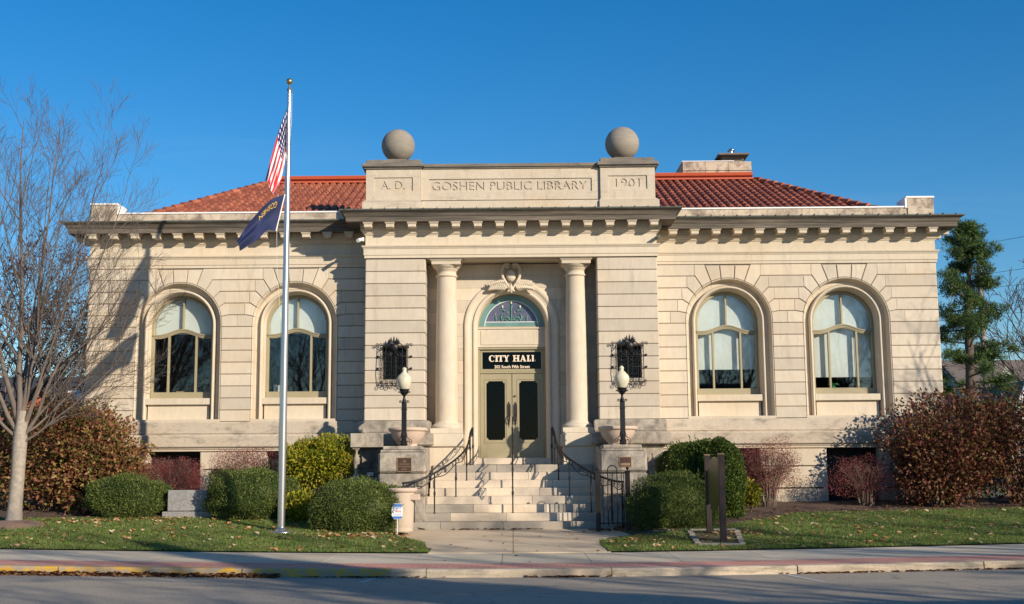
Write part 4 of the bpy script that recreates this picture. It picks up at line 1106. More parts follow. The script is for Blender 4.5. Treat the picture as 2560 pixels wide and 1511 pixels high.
# brick strip
m_pav, n, l, b = newmat("red_brick_pavers")
g = n.new('ShaderNodeNewGeometry'); bt = n.new('ShaderNodeTexBrick'); mp = n.new('ShaderNodeMapping'); l.new(g.outputs['Position'], mp.inputs[0]); l.new(mp.outputs[0], bt.inputs['Vector'])
bt.inputs['Scale'].default_value = 1; bt.inputs['Brick Width'].default_value = .2; bt.inputs['Row Height'].default_value = .1; bt.inputs['Mortar Size'].default_value = .006
bt.inputs['Color1'].default_value = (.52, .22, .16, 1); bt.inputs['Color2'].default_value = (.64, .31, .24, 1); bt.inputs['Mortar'].default_value = (.30, .15, .12, 1)
l.new(mixc(n, l, ramp(n, l, noise(n, l, 3, 5), .5, .85), bt.outputs[0], (.50, .30, .24)), b.inputs['Base Color']); b.inputs['Roughness'].default_value = .9
V, F = sheet(XS, [YB, 20.7, YC], gfar); npmesh('brick_strip', V, F, m_pav, kind='structure')
# concrete pavement slabs
m_conc, n, l, b = newmat("pavement_concrete")
o = mixc(n, l, ramp(n, l, noise(n, l, .8, 6, .65), .35, .7), (.50, .425, .31), (.61, .53, .40))
o = mixc(n, l, island(n), mixc(n, l, 1, o, (.93, .93, .92), 'MULTIPLY'), mixc(n, l, 1, o, (1.06, 1.06, 1.05), 'MULTIPLY'))
o = mixc(n, l, ramp(n, l, noise(n, l, 3.5, 7, .8), .60, .74), o, (.24, .20, .15))
l.new(o, b.inputs['Base Color']); b.inputs['Roughness'].default_value = .9; bump(n, l, b, noise(n, l, 70, 3), .3, .005)
def slab(mb, pts, thick=.02):
    top = [(x, y, gfar(x, y)) for x, y in pts]; bot = [(x, y, z - thick) for x, y, z in top]; q = len(pts)
    mb.add(top + bot, [list(range(q))] + [[i, i + q, (i + 1) % q + q, (i + 1) % q] for i in range(q)])
k = MB(); x = -34.3
while x < 34:
    x1 = x + 1.55
    k_n = 3; pts = [(x + .006 + (x1 - x - .012) * i / k_n, YC + .005) for i in range(k_n + 1)] + [(x1 - .006 - (x1 - x - .012) * i / k_n, YG - .004) for i in range(k_n + 1)]
    slab(k, pts); x = x1
k.build('sidewalk', m_conc, kind='structure')
V, F = sheet(XS, [YB - .1, YG + .1], lambda x, y: gfar(x, y) - .012); npmesh('sidewalk_bed', V, F, m_joint if False else simple("joint_dirt", (.10, .08, .06), .95), kind='structure')
# path to the steps
pl = [(-1.62, YG + .004), (1.86, YG + .004), (1.74, 24.6), (1.78, 25.6), (2.1, 26.3), (3.3, 27.0), (3.35, 28.25), (-3.1, 28.25), (-3.1, 26.6), (-2.35, 26.1), (-1.85, 25.4), (-1.72, 24.5)]
def inpoly(x, y, P):
    c = False; j = len(P) - 1
    for i in range(len(P)):
        if (P[i][1] > y) != (P[j][1] > y) and x < (P[j][0] - P[i][0]) * (y - P[i][1]) / (P[j][1] - P[i][1]) + P[i][0]: c = not c
        j = i
    return c
k = MB()
def clipx(P, x0, keep_right):
    out = []
    for i in range(len(P)):
        a, c = P[i - 1], P[i]; ia = (a[0] > x0) == keep_right; ic = (c[0] > x0) == keep_right
        if ia != ic: t = (x0 - a[0]) / (c[0] - a[0]); out.append((x0, a[1] + (c[1] - a[1]) * t))
        if ic: out.append(c)
    return out
def clipy(P, y0, up_): return [(y, x) for x, y in clipx([(y, x) for x, y in P], y0, up_)]
for half_ in (clipx(pl, .006, True), clipx(pl, -.006, False)):
    for y0, y1 in ((23.4, 24.9), (24.906, 26.4), (26.406, 28.4)):
        q = clipy(clipy(half_, y0, True), y1, False)
        if len(q) > 2:
            top = [(x, y, .165 + .048 * (y - YG) + lift(x) + .014) for x, y in q]; bot = [(a, c, d - .08) for a, c, d in top]; m_ = len(q)
            k.add(top + bot, [list(range(m_))[::-1], list(range(m_))] and [list(range(m_))] + [[i, i + m_, (i + 1) % m_ + m_, (i + 1) % m_] for i in range(m_)])
m_path, n, l, b = newmat("tan_path_concrete")
o = mixc(n, l, ramp(n, l, noise(n, l, .9, 6, .65), .3, .72), (.48, .37, .24), (.66, .53, .37))
l.new(mixc(n, l, ramp(n, l, noise(n, l, 5, 6, .8), .62, .74), o, (.26, .19, .12)), b.inputs['Base Color']); b.inputs['Roughness'].default_value = .9
k.build('entrance_path', m_path, kind='structure')
# lawns, mulch beds
m_lawn, n, l, b = newmat("lawn_turf")
o = mixc(n, l, ramp(n, l, noise(n, l, 1.1, 5, .7), .35, .7), (.07, .11, .022), (.15, .17, .055))
o = mixc(n, l, ramp(n, l, noise(n, l, 30, 4, .8), .4, .7), mixc(n, l, 1, o, (.6, .62, .6), 'MULTIPLY'), mixc(n, l, 1, o, (1.2, 1.2, 1.1), 'MULTIPLY'))
l.new(o, b.inputs['Base Color']); b.inputs['Roughness'].default_value = .95; bump(n, l, b, noise(n, l, 50, 4), 1, .03)
def bed_edge(x):   # far edge of the lawn in front of the planting beds
    if x < 0: return 28.9 - .12 * abs(x + 7) if x < -4.4 else 28.6 - (x + 4.4) * .85
    return 25.9 + (x - 2.4) * .55 if x < 4.5 else min(29.1, 27.05 + (x - 4.5) * .9)
def lawn(s, name):
    xs = [s * v for v in (span(1.6, 13, .2) + span(13.5, 34, 1) + [60, 200])]
    if s < 0: xs = xs[::-1]
    V = []; n = len(xs); ys_n = 26
    for j in range(ys_n + 1):
        for x in xs:
            y1 = bed_edge(x); y = YG + .004 + (y1 - YG) * j / ys_n; V.append((x, y, gfar(x, y) + .02))
    F = []
    for j in range(ys_n):
        for i in range(n - 1):
            q = (j * n + i, j * n + i + 1, (j + 1) * n + i + 1, (j + 1) * n + i)
            cx = sum(V[a][0] for a in q) / 4; cy = sum(V[a][1] for a in q) / 4
            if not inpoly(cx, cy, pl): F.append(q)
    return npmesh(name, V, F, m_lawn, kind='structure')
lawn(-1, 'lawn'); lawn(1, 'lawn')
def bed(s):
    xs = [s * v for v in (span(2.0, 13, .3) + [14, 16, 20, 30])]
    if s < 0: xs = xs[::-1]
    V = []; n = len(xs); r_ = random.Random(3)
    for j in range(15):
        for x in xs:
            y0 = bed_edge(x) - .05; y = y0 + (32 - y0) * j / 14; V.append((x, y, gfar(x, y) - .01 + r_.uniform(0, .035)))
    F = [(j * n + i, j * n + i + 1, (j + 1) * n + i + 1, (j + 1) * n + i) for j in range(14) for i in range(n - 1)]
    F = [q for q in F if not inpoly(sum(V[a][0] for a in q) / 4, sum(V[a][1] for a in q) / 4, pl)]
    npmesh('mulch_bed', V, F, m_soil, kind='structure')
bed(-1); bed(1)
# parking tick lines
m_line = simple("worn_white_line", (.42, .42, .40), .8, 0, .2, 20)
k = MB()
for (xa, ya_), (xb, yb_) in (((4.36, 19.95), (4.62, 18.5)), ((-2.23, 19.9), (-2.36, 19.05))):
    k.add([(xa - .05, ya_, gfar(xa, ya_) + .004), (xa + .05, ya_, gfar(xa, ya_) + .004), (xb + .05, yb_, gfar(xb, yb_) + .004), (xb - .05, yb_, gfar(xb, yb_) + .004)], [(0, 1, 2, 3)])
k.build('parking_lines', m_line, kind='structure')
# grass blades
nr = np.random.default_rng(5)
def on_lawn(x, y):
    if y < YG + .01 or abs(x) < 1.55: return False
    if y > bed_edge(x) - .03: return False
    return not inpoly(x, y, pl)
def gz(x, y): return gfar(x, y) + .02
def blades(n_, name, label):
    P = []
    while len(P) < n_:
        s = 1 if nr.random() < .5 else -1; x = s * (1.6 + nr.random() ** 1.0 * 11.5); y = YG + nr.random() ** 1.2 * 5.6
        if on_lawn(x, y): P.append((x, y, gz(x, y)))
    P = np.array(P); n0 = len(P); a = nr.random(n0) * 6.283; h = nr.uniform(.02, .055, n0); wd = nr.uniform(.004, .008, n0); lean = nr.uniform(-.03, .03, (n0, 2))
    dx = np.stack([np.cos(a) * wd, np.sin(a) * wd, np.zeros(n0)], 1)
    top = P + np.stack([lean[:, 0], lean[:, 1], h], 1)
    V = np.stack([P - dx, P + dx, top], 1).reshape(-1, 3); F = np.arange(3 * n0).reshape(-1, 3)
    npmesh(name, V, F, m_grassb, kind='stuff', label=label)
blades(170000, 'grass', 'short green lawn grass on both sides of the entrance path')
def scatter_leaves(pts, name, label, mat, size=(.03, .06), dz=.03):
    V = []; F = []; r_ = random.Random(len(pts))
    for x, y, z in pts:
        a = r_.random() * 6.28; s_ = r_.uniform(*size); tilt = r_.uniform(-.5, .5); c, d = math.cos(a), math.sin(a); k0 = len(V); curl = r_.uniform(.1, .6)
        for u, v_ in ((-1, 0), (-.3, -.75), (.45, -.6), (1, 0), (.45, .6), (-.3, .75), (0, 0)):
            px, py = u * s_, v_ * s_; V.append((x + px * c - py * d, y + px * d + py * c, z + dz + px * tilt + curl * abs(py) - (0 if (u, v_) != (0, 0) else curl * .0)))
        for i in range(6): F.append((k0 + i, k0 + (i + 1) % 6, k0 + 6))
    npmesh(name, V, F, mat, kind='stuff', label=label)
pts = []; r_ = random.Random(21)
while len(pts) < 1000:
    s = r_.choice((-1, 1)); x = s * (1.7 + r_.random() * 11); y = YG + r_.random() * 5.4
    if on_lawn(x, y) and (s < 0 or r_.random() < .7): pts.append((x, y, gz(x, y)))
for cx, cy, nn, sp in ((-8.2, 28.2, 60, .5), (-9.4, 27.9, 40, .4), (-2.9, 26.0, 45, .35), (-3.6, 25.6, 60, .45), (4.6, 25.7, 50, .4), (2.7, 25.0, 30, .35), (7.5, 26.2, 20, .3)):
    for _ in range(nn):
        x, y = cx + r_.gauss(0, sp), cy + r_.gauss(0, .2)
        if y < YG + .05: continue
        pts.append((x, y, gz(x, y)))
scatter_leaves(pts, 'fallen_leaves', 'tan and orange fallen leaves scattered over the lawn', m_dead, (.032, .07))
pts = []
for _ in range(2600):
    x = -12 + 8.2 * r_.random() ** 1.0; y = YK - abs(r_.gauss(0, .10)) - .01; pts.append((x, y, lift(x) - .01 + r_.uniform(0, .06) * max(0, 1 - (YK - y) / .25)))
for cx, nn, sp in ((.9, 110, .28), (5.0, 40, .3), (8.5, 120, 1.6), (-2.5, 60, .6), (6.5, 60, .9)):
    for _ in range(nn): x = cx + r_.gauss(0, sp); pts.append((x, YK - abs(r_.gauss(0, .04)) - .01, lift(x)))
for _ in range(260):    # drift by the gate and against the bottom step
    x = r_.uniform(1.7, 2.9); y = 28.1 - abs(r_.gauss(0, .3)); pts.append((x, y, .39))
for cx, nn, sp in ((-1.1, 26, .14), (-.45, 26, .16), (.05, 20, .08), (.42, 14, .1)):
    for _ in range(nn): pts.append((cx + r_.gauss(0, sp), 28.16 - abs(r_.gauss(0, .05)), .405))
for _ in range(420):
    x = r_.choice((-1, 1)) * r_.uniform(4.5, 12.5); y = bed_edge(x) + abs(r_.gauss(0, .5)) - .1; pts.append((x, y, gfar(x, y) + .02))
for _ in range(26): x = r_.uniform(-1.6, 1.7); y = r_.uniform(21.3, 28); pts.append((x, y, gfar(x, y) + (.0 if y < YG else .012)))
scatter_leaves(pts, 'leaf_litter', 'brown leaf litter lying in the gutter and against the steps', m_dead2, (.022, .05), .012)

# ================================================================ street furniture
# flagpole
PX, PY = -5.0, 26.5; PZ = ground_z(PX, PY) + .02
fp = thing('flagpole', 'tall silver aluminium flagpole with gold ball standing on the left lawn', 'flagpole', (PX, PY, PZ))
m = MB(); m.lathe([(.083, PZ), (.083, PZ + 2), (.06, 8.5), (.043, 10.3), (.043, 10.32)], PX, PY, 16); m.build('pole', m_alu, fp)
m = MB(); m.lathe([(.30, PZ - .02), (.30, PZ + .012), (.16, PZ + .02), (.13, PZ + .05), (.10, PZ + .06), (.09, PZ + .10)], PX, PY, 24); m.build('base_collar', m_alu, fp)
m = MB(); m.lathe([(.05, 10.3), (.055, 10.34), (.03, 10.36), (.018, 10.40), (.018, 10.45)], PX, PY, 12); m.box(PX + .0, PX + .07, PY - .02, PY + .02, 10.26, 10.31, .005); m.build('truck', m_patina, fp)
m = MB(); m.lathe([(.075 * math.sin(math.pi * i / 14), 10.52 - .075 * math.cos(math.pi * i / 14)) for i in range(15)], PX, PY, 20, cap=False); m.build('gold_ball', m_brass, fp)
m = MB(); m.tube([(PX + .06, PY, 10.27), (PX + .065, PY, 9.6), (PX + .03, PY - .06, 9.0)], .004, 4); m.tube([(PX - .19, PY - .1, 7.9), (PX - .20, PY - .1, 6.9), (PX - .18, PY - .1, 6.2), (PX - .09, PY, 5.0), (PX - .09, PY, 1.6)], .004, 4); m.build('halyard', m_shade, fp)
# flags
def clothmap(T, Bt, fold, n=40, m_=26):
    def cat(P, t):
        k = len(P) - 1; f_ = t * k; i = min(int(f_), k - 1); u = f_ - i
        p0, p1, p2, p3 = P[max(i - 1, 0)], P[i], P[i + 1], P[min(i + 2, k)]
        return (p1 * 2 + (p2 - p0) * u + (p0 * 2 - p1 * 5 + p2 * 4 - p3) * u * u + (p1 * 3 - p0 - p2 * 3 + p3) * u ** 3) * .5
    T = [Vector(p) for p in T]; Bt = [Vector(p) for p in Bt]
    def f(s, t):
        p = cat(T, s).lerp(cat(Bt, s), t); a, w1, w2 = fold
        d = a * (.25 + .75 * s) * math.sin(w1 * t + w2 * s) + a * .4 * s * math.sin(w1 * 1.9 * t - w2 * 1.6 * s + 1)
        return p + Vector((.25 * d, -1.0 * d, .1 * d))
    return f
def cloth(name, f, mats, parent=None, n=44, m_=30, **kw):
    V = [tuple(f(i / n, j / m_)) for j in range(m_ + 1) for i in range(n + 1)]; F = [(j * (n + 1) + i, j * (n + 1) + i + 1, (j + 1) * (n + 1) + i + 1, (j + 1) * (n + 1) + i) for j in range(m_) for i in range(n)]
    o = npmesh(name, V, F, mats, parent, True, **kw); me = o.data; uv = me.uv_layers.new(name='uv')
    co = np.array([(i / n, j / m_) for j in range(m_ + 1) for i in range(n + 1)], dtype=np.float32)
    li = np.zeros(len(me.loops), dtype=np.int32); me.loops.foreach_get('vertex_index', li); uv.data.foreach_set('uv', co[li].ravel()); return o
m_us, n, l, b = newmat("stars_and_stripes_cloth")
tc = n.new('ShaderNodeUVMap'); sx = n.new('ShaderNodeSeparateXYZ'); l.new(tc.outputs[0], sx.inputs[0])
def mth(op, a, c, *r):
    x = n.new('ShaderNodeMath'); x.operation = op
    for i, v in enumerate((a, c) + r):
        if v is None: continue
        if hasattr(v, 'is_output'): l.new(v, x.inputs[i])
        else: x.inputs[i].default_value = v
    return x.outputs[0]
stripe = mth('MODULO', mth('FLOOR', mth('MULTIPLY', sx.outputs[1], 13), None), 2)
c1 = mixc(n, l, mth('GREATER_THAN', stripe, .5), (.55, .03, .045), (.78, .74, .72))
canton = mth('MULTIPLY', mth('LESS_THAN', sx.outputs[0], .4), mth('LESS_THAN', sx.outputs[1], 7 / 13))
def cell(v, k, off): return mth('SUBTRACT', mth('FRACT', mth('ADD', mth('MULTIPLY', v, k), off), None), .5)
ux, vy = cell(sx.outputs[0], 6 / .4, 0), cell(sx.outputs[1], 5 / (7 / 13), 0)
dot = mth('LESS_THAN', mth('ADD', mth('MULTIPLY', ux, ux), mth('MULTIPLY', vy, vy)), .055)
l.new(mixc(n, l, canton, c1, mixc(n, l, dot, (.02, .02, .10), (.8, .8, .8))), b.inputs['Base Color']); b.inputs['Roughness'].default_value = .8
us0 = clothmap([(-5.05, 26.5, 9.88), (-5.17, 26.25, 9.3), (-5.28, 26.0, 8.62), (-5.37, 25.85, 8.08)], [(-5.075, 26.5, 8.72), (-5.06, 26.32, 8.42), (-5.08, 26.1, 8.10), (-5.18, 25.95, 7.74)], (.10, 8, 6))
def us(s, t):
    t = (t / .66) if t < .66 else 1 - (t - .66) / .34 * .8
    p = us0(s, t)
    return p
def us_fold(s, t):
    p = us(s, t)
    if t > .66: p = p + Vector((.01, .07 * min(1, (t - .66) / .08), 0))
    return p
cloth('national_flag', us_fold, m_us, m_=50, label='limp red and white striped flag with starred blue corner, hanging above the navy one', cat='flag')
m_navy = simple("navy_flag_cloth", (.012, .02, .075), .75, 0, .1, 3)
cf = clothmap([(-5.04, 26.4, 7.87), (-5.30, 26.1, 7.66), (-5.62, 25.6, 7.10), (-5.84, 25.3, 6.62)], [(-5.20, 26.3, 7.02), (-5.36, 26.1, 6.98), (-5.46, 25.7, 6.72), (-5.73, 25.15, 6.40)], (.10, 6, 5))
cfo = cloth('city_flag', cf, m_navy, label='navy blue city flag with gold GOSHEN lettering blowing left below the striped flag', cat='flag')
m = MB(); m.tube([cf(0, t) for t in (0, .25, .5, .75, 1)], .014, 5); m.build('white_header', m_white, cfo)
V, F = text_geo("GOSHEN", 1, 1, None)
x0_, x1_ = min(v[0] for v in V), max(v[0] for v in V)
TV = []
for x, y, z in V:
    s_ = .17 + (x - x0_) / (x1_ - x0_) * .36; t_ = .16 + z * .17; p = cf(s_, t_); TV.append(tuple(p + Vector((0, -.012 + y * .004, .0))))
m = MB(); m.add(TV, F); m.build('flag_lettering', m_fl_gold, cfo)

# lamp posts
def make_lamp():
    t = thing('lamp_post', '', 'lamp post', (0, 0, 0), 'globe lamps on the stair pedestals')
    p = MB(); w_ = .058
    p.box(-w_, w_, -w_, w_, .12, 1.02, .012); p.box(-.075, .075, -.075, .075, .0, .13, .02); p.box(-.07, .07, -.07, .07, .86, .88, .004)
    p.lathe([(.06, 1.02), (.078, 1.035), (.05, 1.055), (.045, 1.09), (.03, 1.13), (.026, 1.16), (.034, 1.19)], 0, 0, 12)
    p.build('post', m_iron, t)
    for a in range(4):
        c = MB(); spiral(c, .115, 0, .085, .085, 1.5, math.pi / 2, -1, .010, .2); c.tube([(.115, 0, .17), (.07, 0, .22), (.062, 0, .32)], [.010, .012, .006], 5)
        c.v = [(x * math.cos(a * math.pi / 2) - y * math.sin(a * math.pi / 2), x * math.sin(a * math.pi / 2) + y * math.cos(a * math.pi / 2), z) for x, y, z in c.v]
        c.build('scroll_foot', m_iron, t)
    c = MB()
    for a in range(4):
        for e in (0,):
            q = MB(); spiral(q, .095, 0, 1.05, .03, 1.2, math.pi / 2, -1, .008); q.tube([(.05, 0, 1.07), (.095, 0, 1.08)], .009, 5)
            c.add([(x * math.cos(a * math.pi / 2) - y * math.sin(a * math.pi / 2), x * math.sin(a * math.pi / 2) + y * math.cos(a * math.pi / 2), z) for x, y, z in q.v], q.f)
    c.build('scroll_collar', m_iron, t)
    c = MB(); c.lathe([(.034, 1.19), (.06, 1.215), (.10, 1.26), (.112, 1.30), (.112, 1.33), (.125, 1.335), (.125, 1.35), (.10, 1.352)], 0, 0, 16)
    for i in range(8):
        a = i * math.pi / 4; c.tube([(.10 * math.cos(a), .10 * math.sin(a), 1.27), (.135 * math.cos(a), .135 * math.sin(a), 1.29), (.15 * math.cos(a), .15 * math.sin(a), 1.27)], [.016, .014, .006], 5)
    c.build('globe_holder', m_iron, t)
    c = MB(); c.lathe([(.10, 1.345), (.118, 1.37), (.155, 1.45), (.178, 1.53), (.180, 1.58), (.168, 1.63), (.14, 1.67), (.115, 1.69), (.112, 1.70), (.105, 1.705), (.09, 1.725), (.082, 1.73), (.06, 1.75), (.045, 1.775), (.05, 1.80), (.058, 1.815), (.05, 1.84), (.03, 1.865), (.01, 1.875), (.0, 1.876)], 0, 0, 32)
    c.build('globe', m_globe, t)
    return t
lamp = make_lamp()
for i, (x, lb) in enumerate(((-2.565, 'black iron lamp post with pearly globe on the pedestal bearing the larger bronze plaque'), (2.615, 'black iron lamp post with pearly globe on the pedestal behind the black gate'))):
    o = lamp if i == 0 else copy_tree(lamp); o.location = (x, 28.85, 2.325); o['label'] = lb
# planters (urns)
def make_urn():
    t = thing('planter_bowl', '', 'planter', (0, 0, 0), 'stone bowl planters behind the lamps')
    b = MB(); b.lathe([(.20, 0), (.24, .01), (.24, .05), (.22, .07), (.27, .12), (.34, .20), (.40, .30), (.425, .385), (.43, .40)], 0, 0, 40); b.build('bowl', m_terra, t)
    b = MB(); b.lathe([(.43, .395), (.45, .40), (.475, .42), (.48, .45), (.47, .475), (.44, .49), (.40, .485), (.38, .45), (.37, .40)], 0, 0, 40, cap=False); b.build('rim', m_terra, t)
    b = MB(); b.lathe([(.0, .41), (.385, .41)], 0, 0, 24, cap=False); b.build('soil', m_soil, t)
    return t
urn = make_urn()
for i, (x, lb) in enumerate(((-2.54, 'pinkish stone bowl planter behind the lamp beside the concrete litter bin'), (2.56, 'pinkish stone bowl planter half in shade behind the lamp above the gate'))):
    o = urn if i == 0 else copy_tree(urn); o.location = (x, 29.62, 2.30); o['label'] = lb
# handrails
def railing(name, label, pts, posts, s, end_post=True):
    t = thing(name, label, 'handrail', (pts[0][0], pts[0][1], posts[0][2]))
    P = [Vector(p) for p in pts]
    def cr(u):
        k = len(P) - 1; f_ = u * k; i = min(int(f_), k - 1); v_ = f_ - i; p0, p1, p2, p3 = P[max(i - 1, 0)], P[i], P[i + 1], P[min(i + 2, k)]
        return (p1 * 2 + (p2 - p0) * v_ + (p0 * 2 - p1 * 5 + p2 * 4 - p3) * v_ * v_ + (p1 * 3 - p0 - p2 * 3 + p3) * v_ ** 3) * .5
    N = 36; top = [cr(i / N) for i in range(N + 1)]
    r_ = MB(); r_.tube(top, .021, 6); r_.tube([p + Vector((0, 0, .016)) for p in top], .015, 6); r_.build('top_rail', m_iron, t)
    low = [p - Vector((0, 0, .10 + .08 * math.sin(math.pi * i / N * (len(P) - 1)) ** 2)) for i, p in enumerate(top)]
    r_ = MB(); r_.tube(low, .011, 5); r_.build('lower_rail', m_iron, t)
    sc_ = MB(); 
    for i in range(1, N, 2):
        a, b_ = top[i], low[i]; mid = (a + b_) / 2; d = (top[min(i + 1, N)] - top[i - 1]).normalized(); r = (a - b_).length * .30
        pts_ = []
        for q in range(12):
            an = q / 11 * 2.6 * math.pi * (1 if i % 4 == 1 else -1) + 1; rr = r * (1 - .6 * q / 11); pts_.append(mid + d * rr * math.cos(an) + Vector((0, 0, 1)) * rr * math.sin(an))
        sc_.tube(pts_, .007, 4)
        if i % 6 == 3: sc_.tube([a, low[min(i + 2, N)]], .006, 4)
    sc_.build('scroll_infill', m_iron, t)
    for (x, y, z0, z1) in posts:
        p = MB(); p.tube([(x, y, z0), (x, y, z1)], .017, 6); p.tube([(x, y, z0 + (z1 - z0) * .42), (x, y, z0 + (z1 - z0) * .5), (x, y, z0 + (z1 - z0) * .58)], [.017, .03, .017], 6); p.lathe([(.035, z0), (.03, z0 + .012)], x, y, 8); p.build('post', m_iron, t)
    return t
for s, nm in ((-1, 'curved wrought iron handrail sweeping down the steps behind the concrete litter bin'), (1, 'curved wrought iron handrail ending behind the black gate')):
    railing('stair_handrail', nm, [(s * 1.0, 30.45, 2.80), (s * 1.04, 30.25, 2.69), (s * 1.115, 29.7, 2.31), (s * 1.35, 29.1, 2.01), (s * 1.83, 28.5, 1.68), (s * 2.27, 28.2, 1.50), (s * 2.52, 27.98, 1.46)],
            [(s * .985, 30.5, 1.89, 2.80), (s * 1.05, 30.32, 1.89, 2.70), (s * 1.115, 29.72, 1.515, 2.30), (s * 1.35, 29.12, 1.14, 2.0), (s * 1.82, 28.52, .765, 1.68), (s * 2.27, 28.24, .577, 1.48), (s * 2.50, 28.02, .39, 1.45)], s)
railing('stair_handrail', 'straight iron handrail seen end-on down the middle of the steps', [(.0, 30.5, 2.82), (.0, 30.2, 2.66), (.0, 29.4, 2.20), (.0, 28.8, 1.82), (.0, 28.45, 1.66), (.0, 28.3, 1.62)],
        [(.0, 30.35, 1.89, 2.74), (.0, 29.42, 1.327, 2.20), (.0, 28.55, .765, 1.68)], 0)
# gate
gt = thing('iron_gate', 'small black iron gate with a hoop top between two ball-topped posts right of the steps', 'gate', (2.2, 27.5, .42))
for x in (1.905, 2.575):
    p = MB(); p.box(x - .052, x + .052, 27.45, 27.55, .36, 1.69, .006); p.box(x - .06, x + .06, 27.44, 27.56, 1.688, 1.715, .004)
    o = p.build('gate_post', m_gate, gt)
    q = MB(); q.lathe([(.012, 1.71), (.012, 1.74)] + [(.036 * math.sin(math.pi * i / 8), 1.775 - .036 * math.cos(math.pi * i / 8)) for i in range(1, 9)], x, 27.5, 12); q.build('ball_finial', m_iron, o)
p = MB()
for z in (1.665, .56): p.tube([(1.95, 27.5, z), (2.53, 27.5, z)], .013, 6)
for x in (2.03, 2.235, 2.44, 2.49): p.tube([(x, 27.5, .50), (x, 27.5, 1.66)], .009, 5)
p.tube([(2.13, 27.49, .5), (2.13, 27.49, 1.66)] + [(2.235 - .105 * math.cos(math.pi * i / 10), 27.49, 1.73 + .105 * math.sin(math.pi * i / 10)) for i in range(11)] + [(2.34, 27.49, 1.66), (2.34, 27.49, .5)], .012, 6)
p.build('gate_leaf', m_iron, gt)
# litter bin
bx, by = -2.45, 27.0; bz = ground_z(bx, by) + .015
bn = thing('litter_bin', 'tan concrete litter bin with round rim and side tray at the foot of the steps', 'litter bin', (bx, by, bz))
p = MB(); p.lathe([(.235, bz), (.255, bz + .01), (.262, bz + .05), (.245, bz + .075), (.265, bz + .11), (.27, bz + .3), (.278, bz + .6), (.285, bz + .86)], bx, by, 32); p.build('body', m_binm, bn)
p = MB(); p.lathe([(.285, bz + .85), (.33, bz + .87), (.352, bz + .90), (.352, bz + .935), (.335, bz + .955), (.29, bz + .955), (.26, bz + .93), (.25, bz + .5), (.0, bz + .45)], bx, by, 32, cap=False); p.build('rim', m_terra, bn)
p = MB(); p.box(bx + .14, bx + .41, by - .20, by + .05, bz + .69, bz + .82, .012); p.build('ash_tray', m_terra, bn)
# security yard sign
gx, gy = -2.48, 26.35; g0 = ground_z(gx, gy)
ys_ = thing('yard_sign', 'little blue and white octagonal sign on a thin white stake before the litter bin', 'yard sign', (gx, gy, g0))
p = MB(); p.tube([(gx, gy, g0 - .02), (gx, gy, .74)], .009, 6); p.build('stake', m_white, ys_)
def octa(w_, h_, cz_): return [(gx + w_ * a, cz_ + h_ * c) for a, c in ((-1, -.55), (-.62, -1), (.62, -1), (1, -.55), (1, .55), (.62, 1), (-.62, 1), (-1, .55))]
zc = .88; p = MB(); p.prism(octa(.118, .165, zc), gy - .012, gy - .004, back=True); pn = p.build('sign_panel', m_signw, ys_)
p = MB(); yy = gy - .014
for a, c in ((.62, 1), (-.62, -1)): pass
p.prism([(gx - .118 * .66, zc + .158), (gx - .114, zc + .095), (gx + .114, zc + .095), (gx + .118 * .66, zc + .158)][::-1], yy, yy + .004)
p.prism([(gx - .114, zc - .105), (gx - .118 * .66, zc - .158), (gx + .118 * .66, zc - .158), (gx + .114, zc - .105)], yy, yy + .004)
p.box(gx - .09, gx + .09, yy, yy + .004, zc + .065, zc + .082); p.box(gx - .09, gx + .09, yy, yy + .004, zc - .08, zc - .068)
p.tube([(gx - .062 - .028 * math.cos(a), yy, zc + .04 * math.sin(a)) for a in [(-1.2 + 2.4 * i / 8) for i in range(9)]], [.003, .007, .010, .012, .012, .012, .010, .007, .003], 5); p.build('blue_print', m_signb, pn)
p = MB()
for i in range(4): p.box(gx - .03 + i * .03, gx - .012 + i * .03, yy, yy + .004, zc - .022, zc + .022)
p.build('red_print', m_signr, pn)
# two-post sign board standing edge-on
A_, B__ = Vector((4.10, 25.8)), Vector((4.17, 24.5))
sg = thing('sign_board', 'bronze two-post information board seen almost edge-on in a stone-edged bed', 'sign', (A_.x, A_.y, .36))
for (x, y), w_ in ((A_, .055), (B__, .06)):
    p = MB(); z0 = ground_z(x, y); p.box(x - w_, x + w_, y - w_, y + w_, z0 - .02, 2.015, .006); o = p.build('sign_post', m_bronze, sg)
    p = MB(); p.box(x - w_ - .003, x + w_ + .003, y - w_ - .003, y + w_ + .003, 2.016, 2.045, .004); p.build('post_cap', m_plaque2, o)
m_olive = simple("dark_olive_panel", (.11, .095, .04), .3, .3, .15, 3)
p = MB(); d = (B__ - A_).normalized(); nrm = Vector((d.y, -d.x)); a, b_ = A_ + d * .05, B__ - d * .05; L = (b_ - a).length; n_ = 14
out = [(0, 1.02), (0, 1.68)] + [(L * i / n_, 1.68 + .30 * math.sin(math.pi * i / n_)) for i in range(1, n_)] + [(L, 1.68), (L, 1.02), (L * .8, 1.02), (L * .8, .90), (L * .2, .90), (L * .2, 1.02)]
V = []
for e in (-.02, .02):
    for u, z in out: q = a + d * u + nrm * e; V.append((q.x, q.y, z))
k_ = len(out); p.add(V, [list(range(k_)), list(range(2 * k_ - 1, k_ - 1, -1))] + [[i, (i + 1) % k_, k_ + (i + 1) % k_, k_ + i] for i in range(k_)]); p.build('board_panel', m_olive, sg)
p = MB()
c_ = [(3.62, 24.2), (4.45, 24.0), (4.75, 26.3), (3.75, 26.3)]
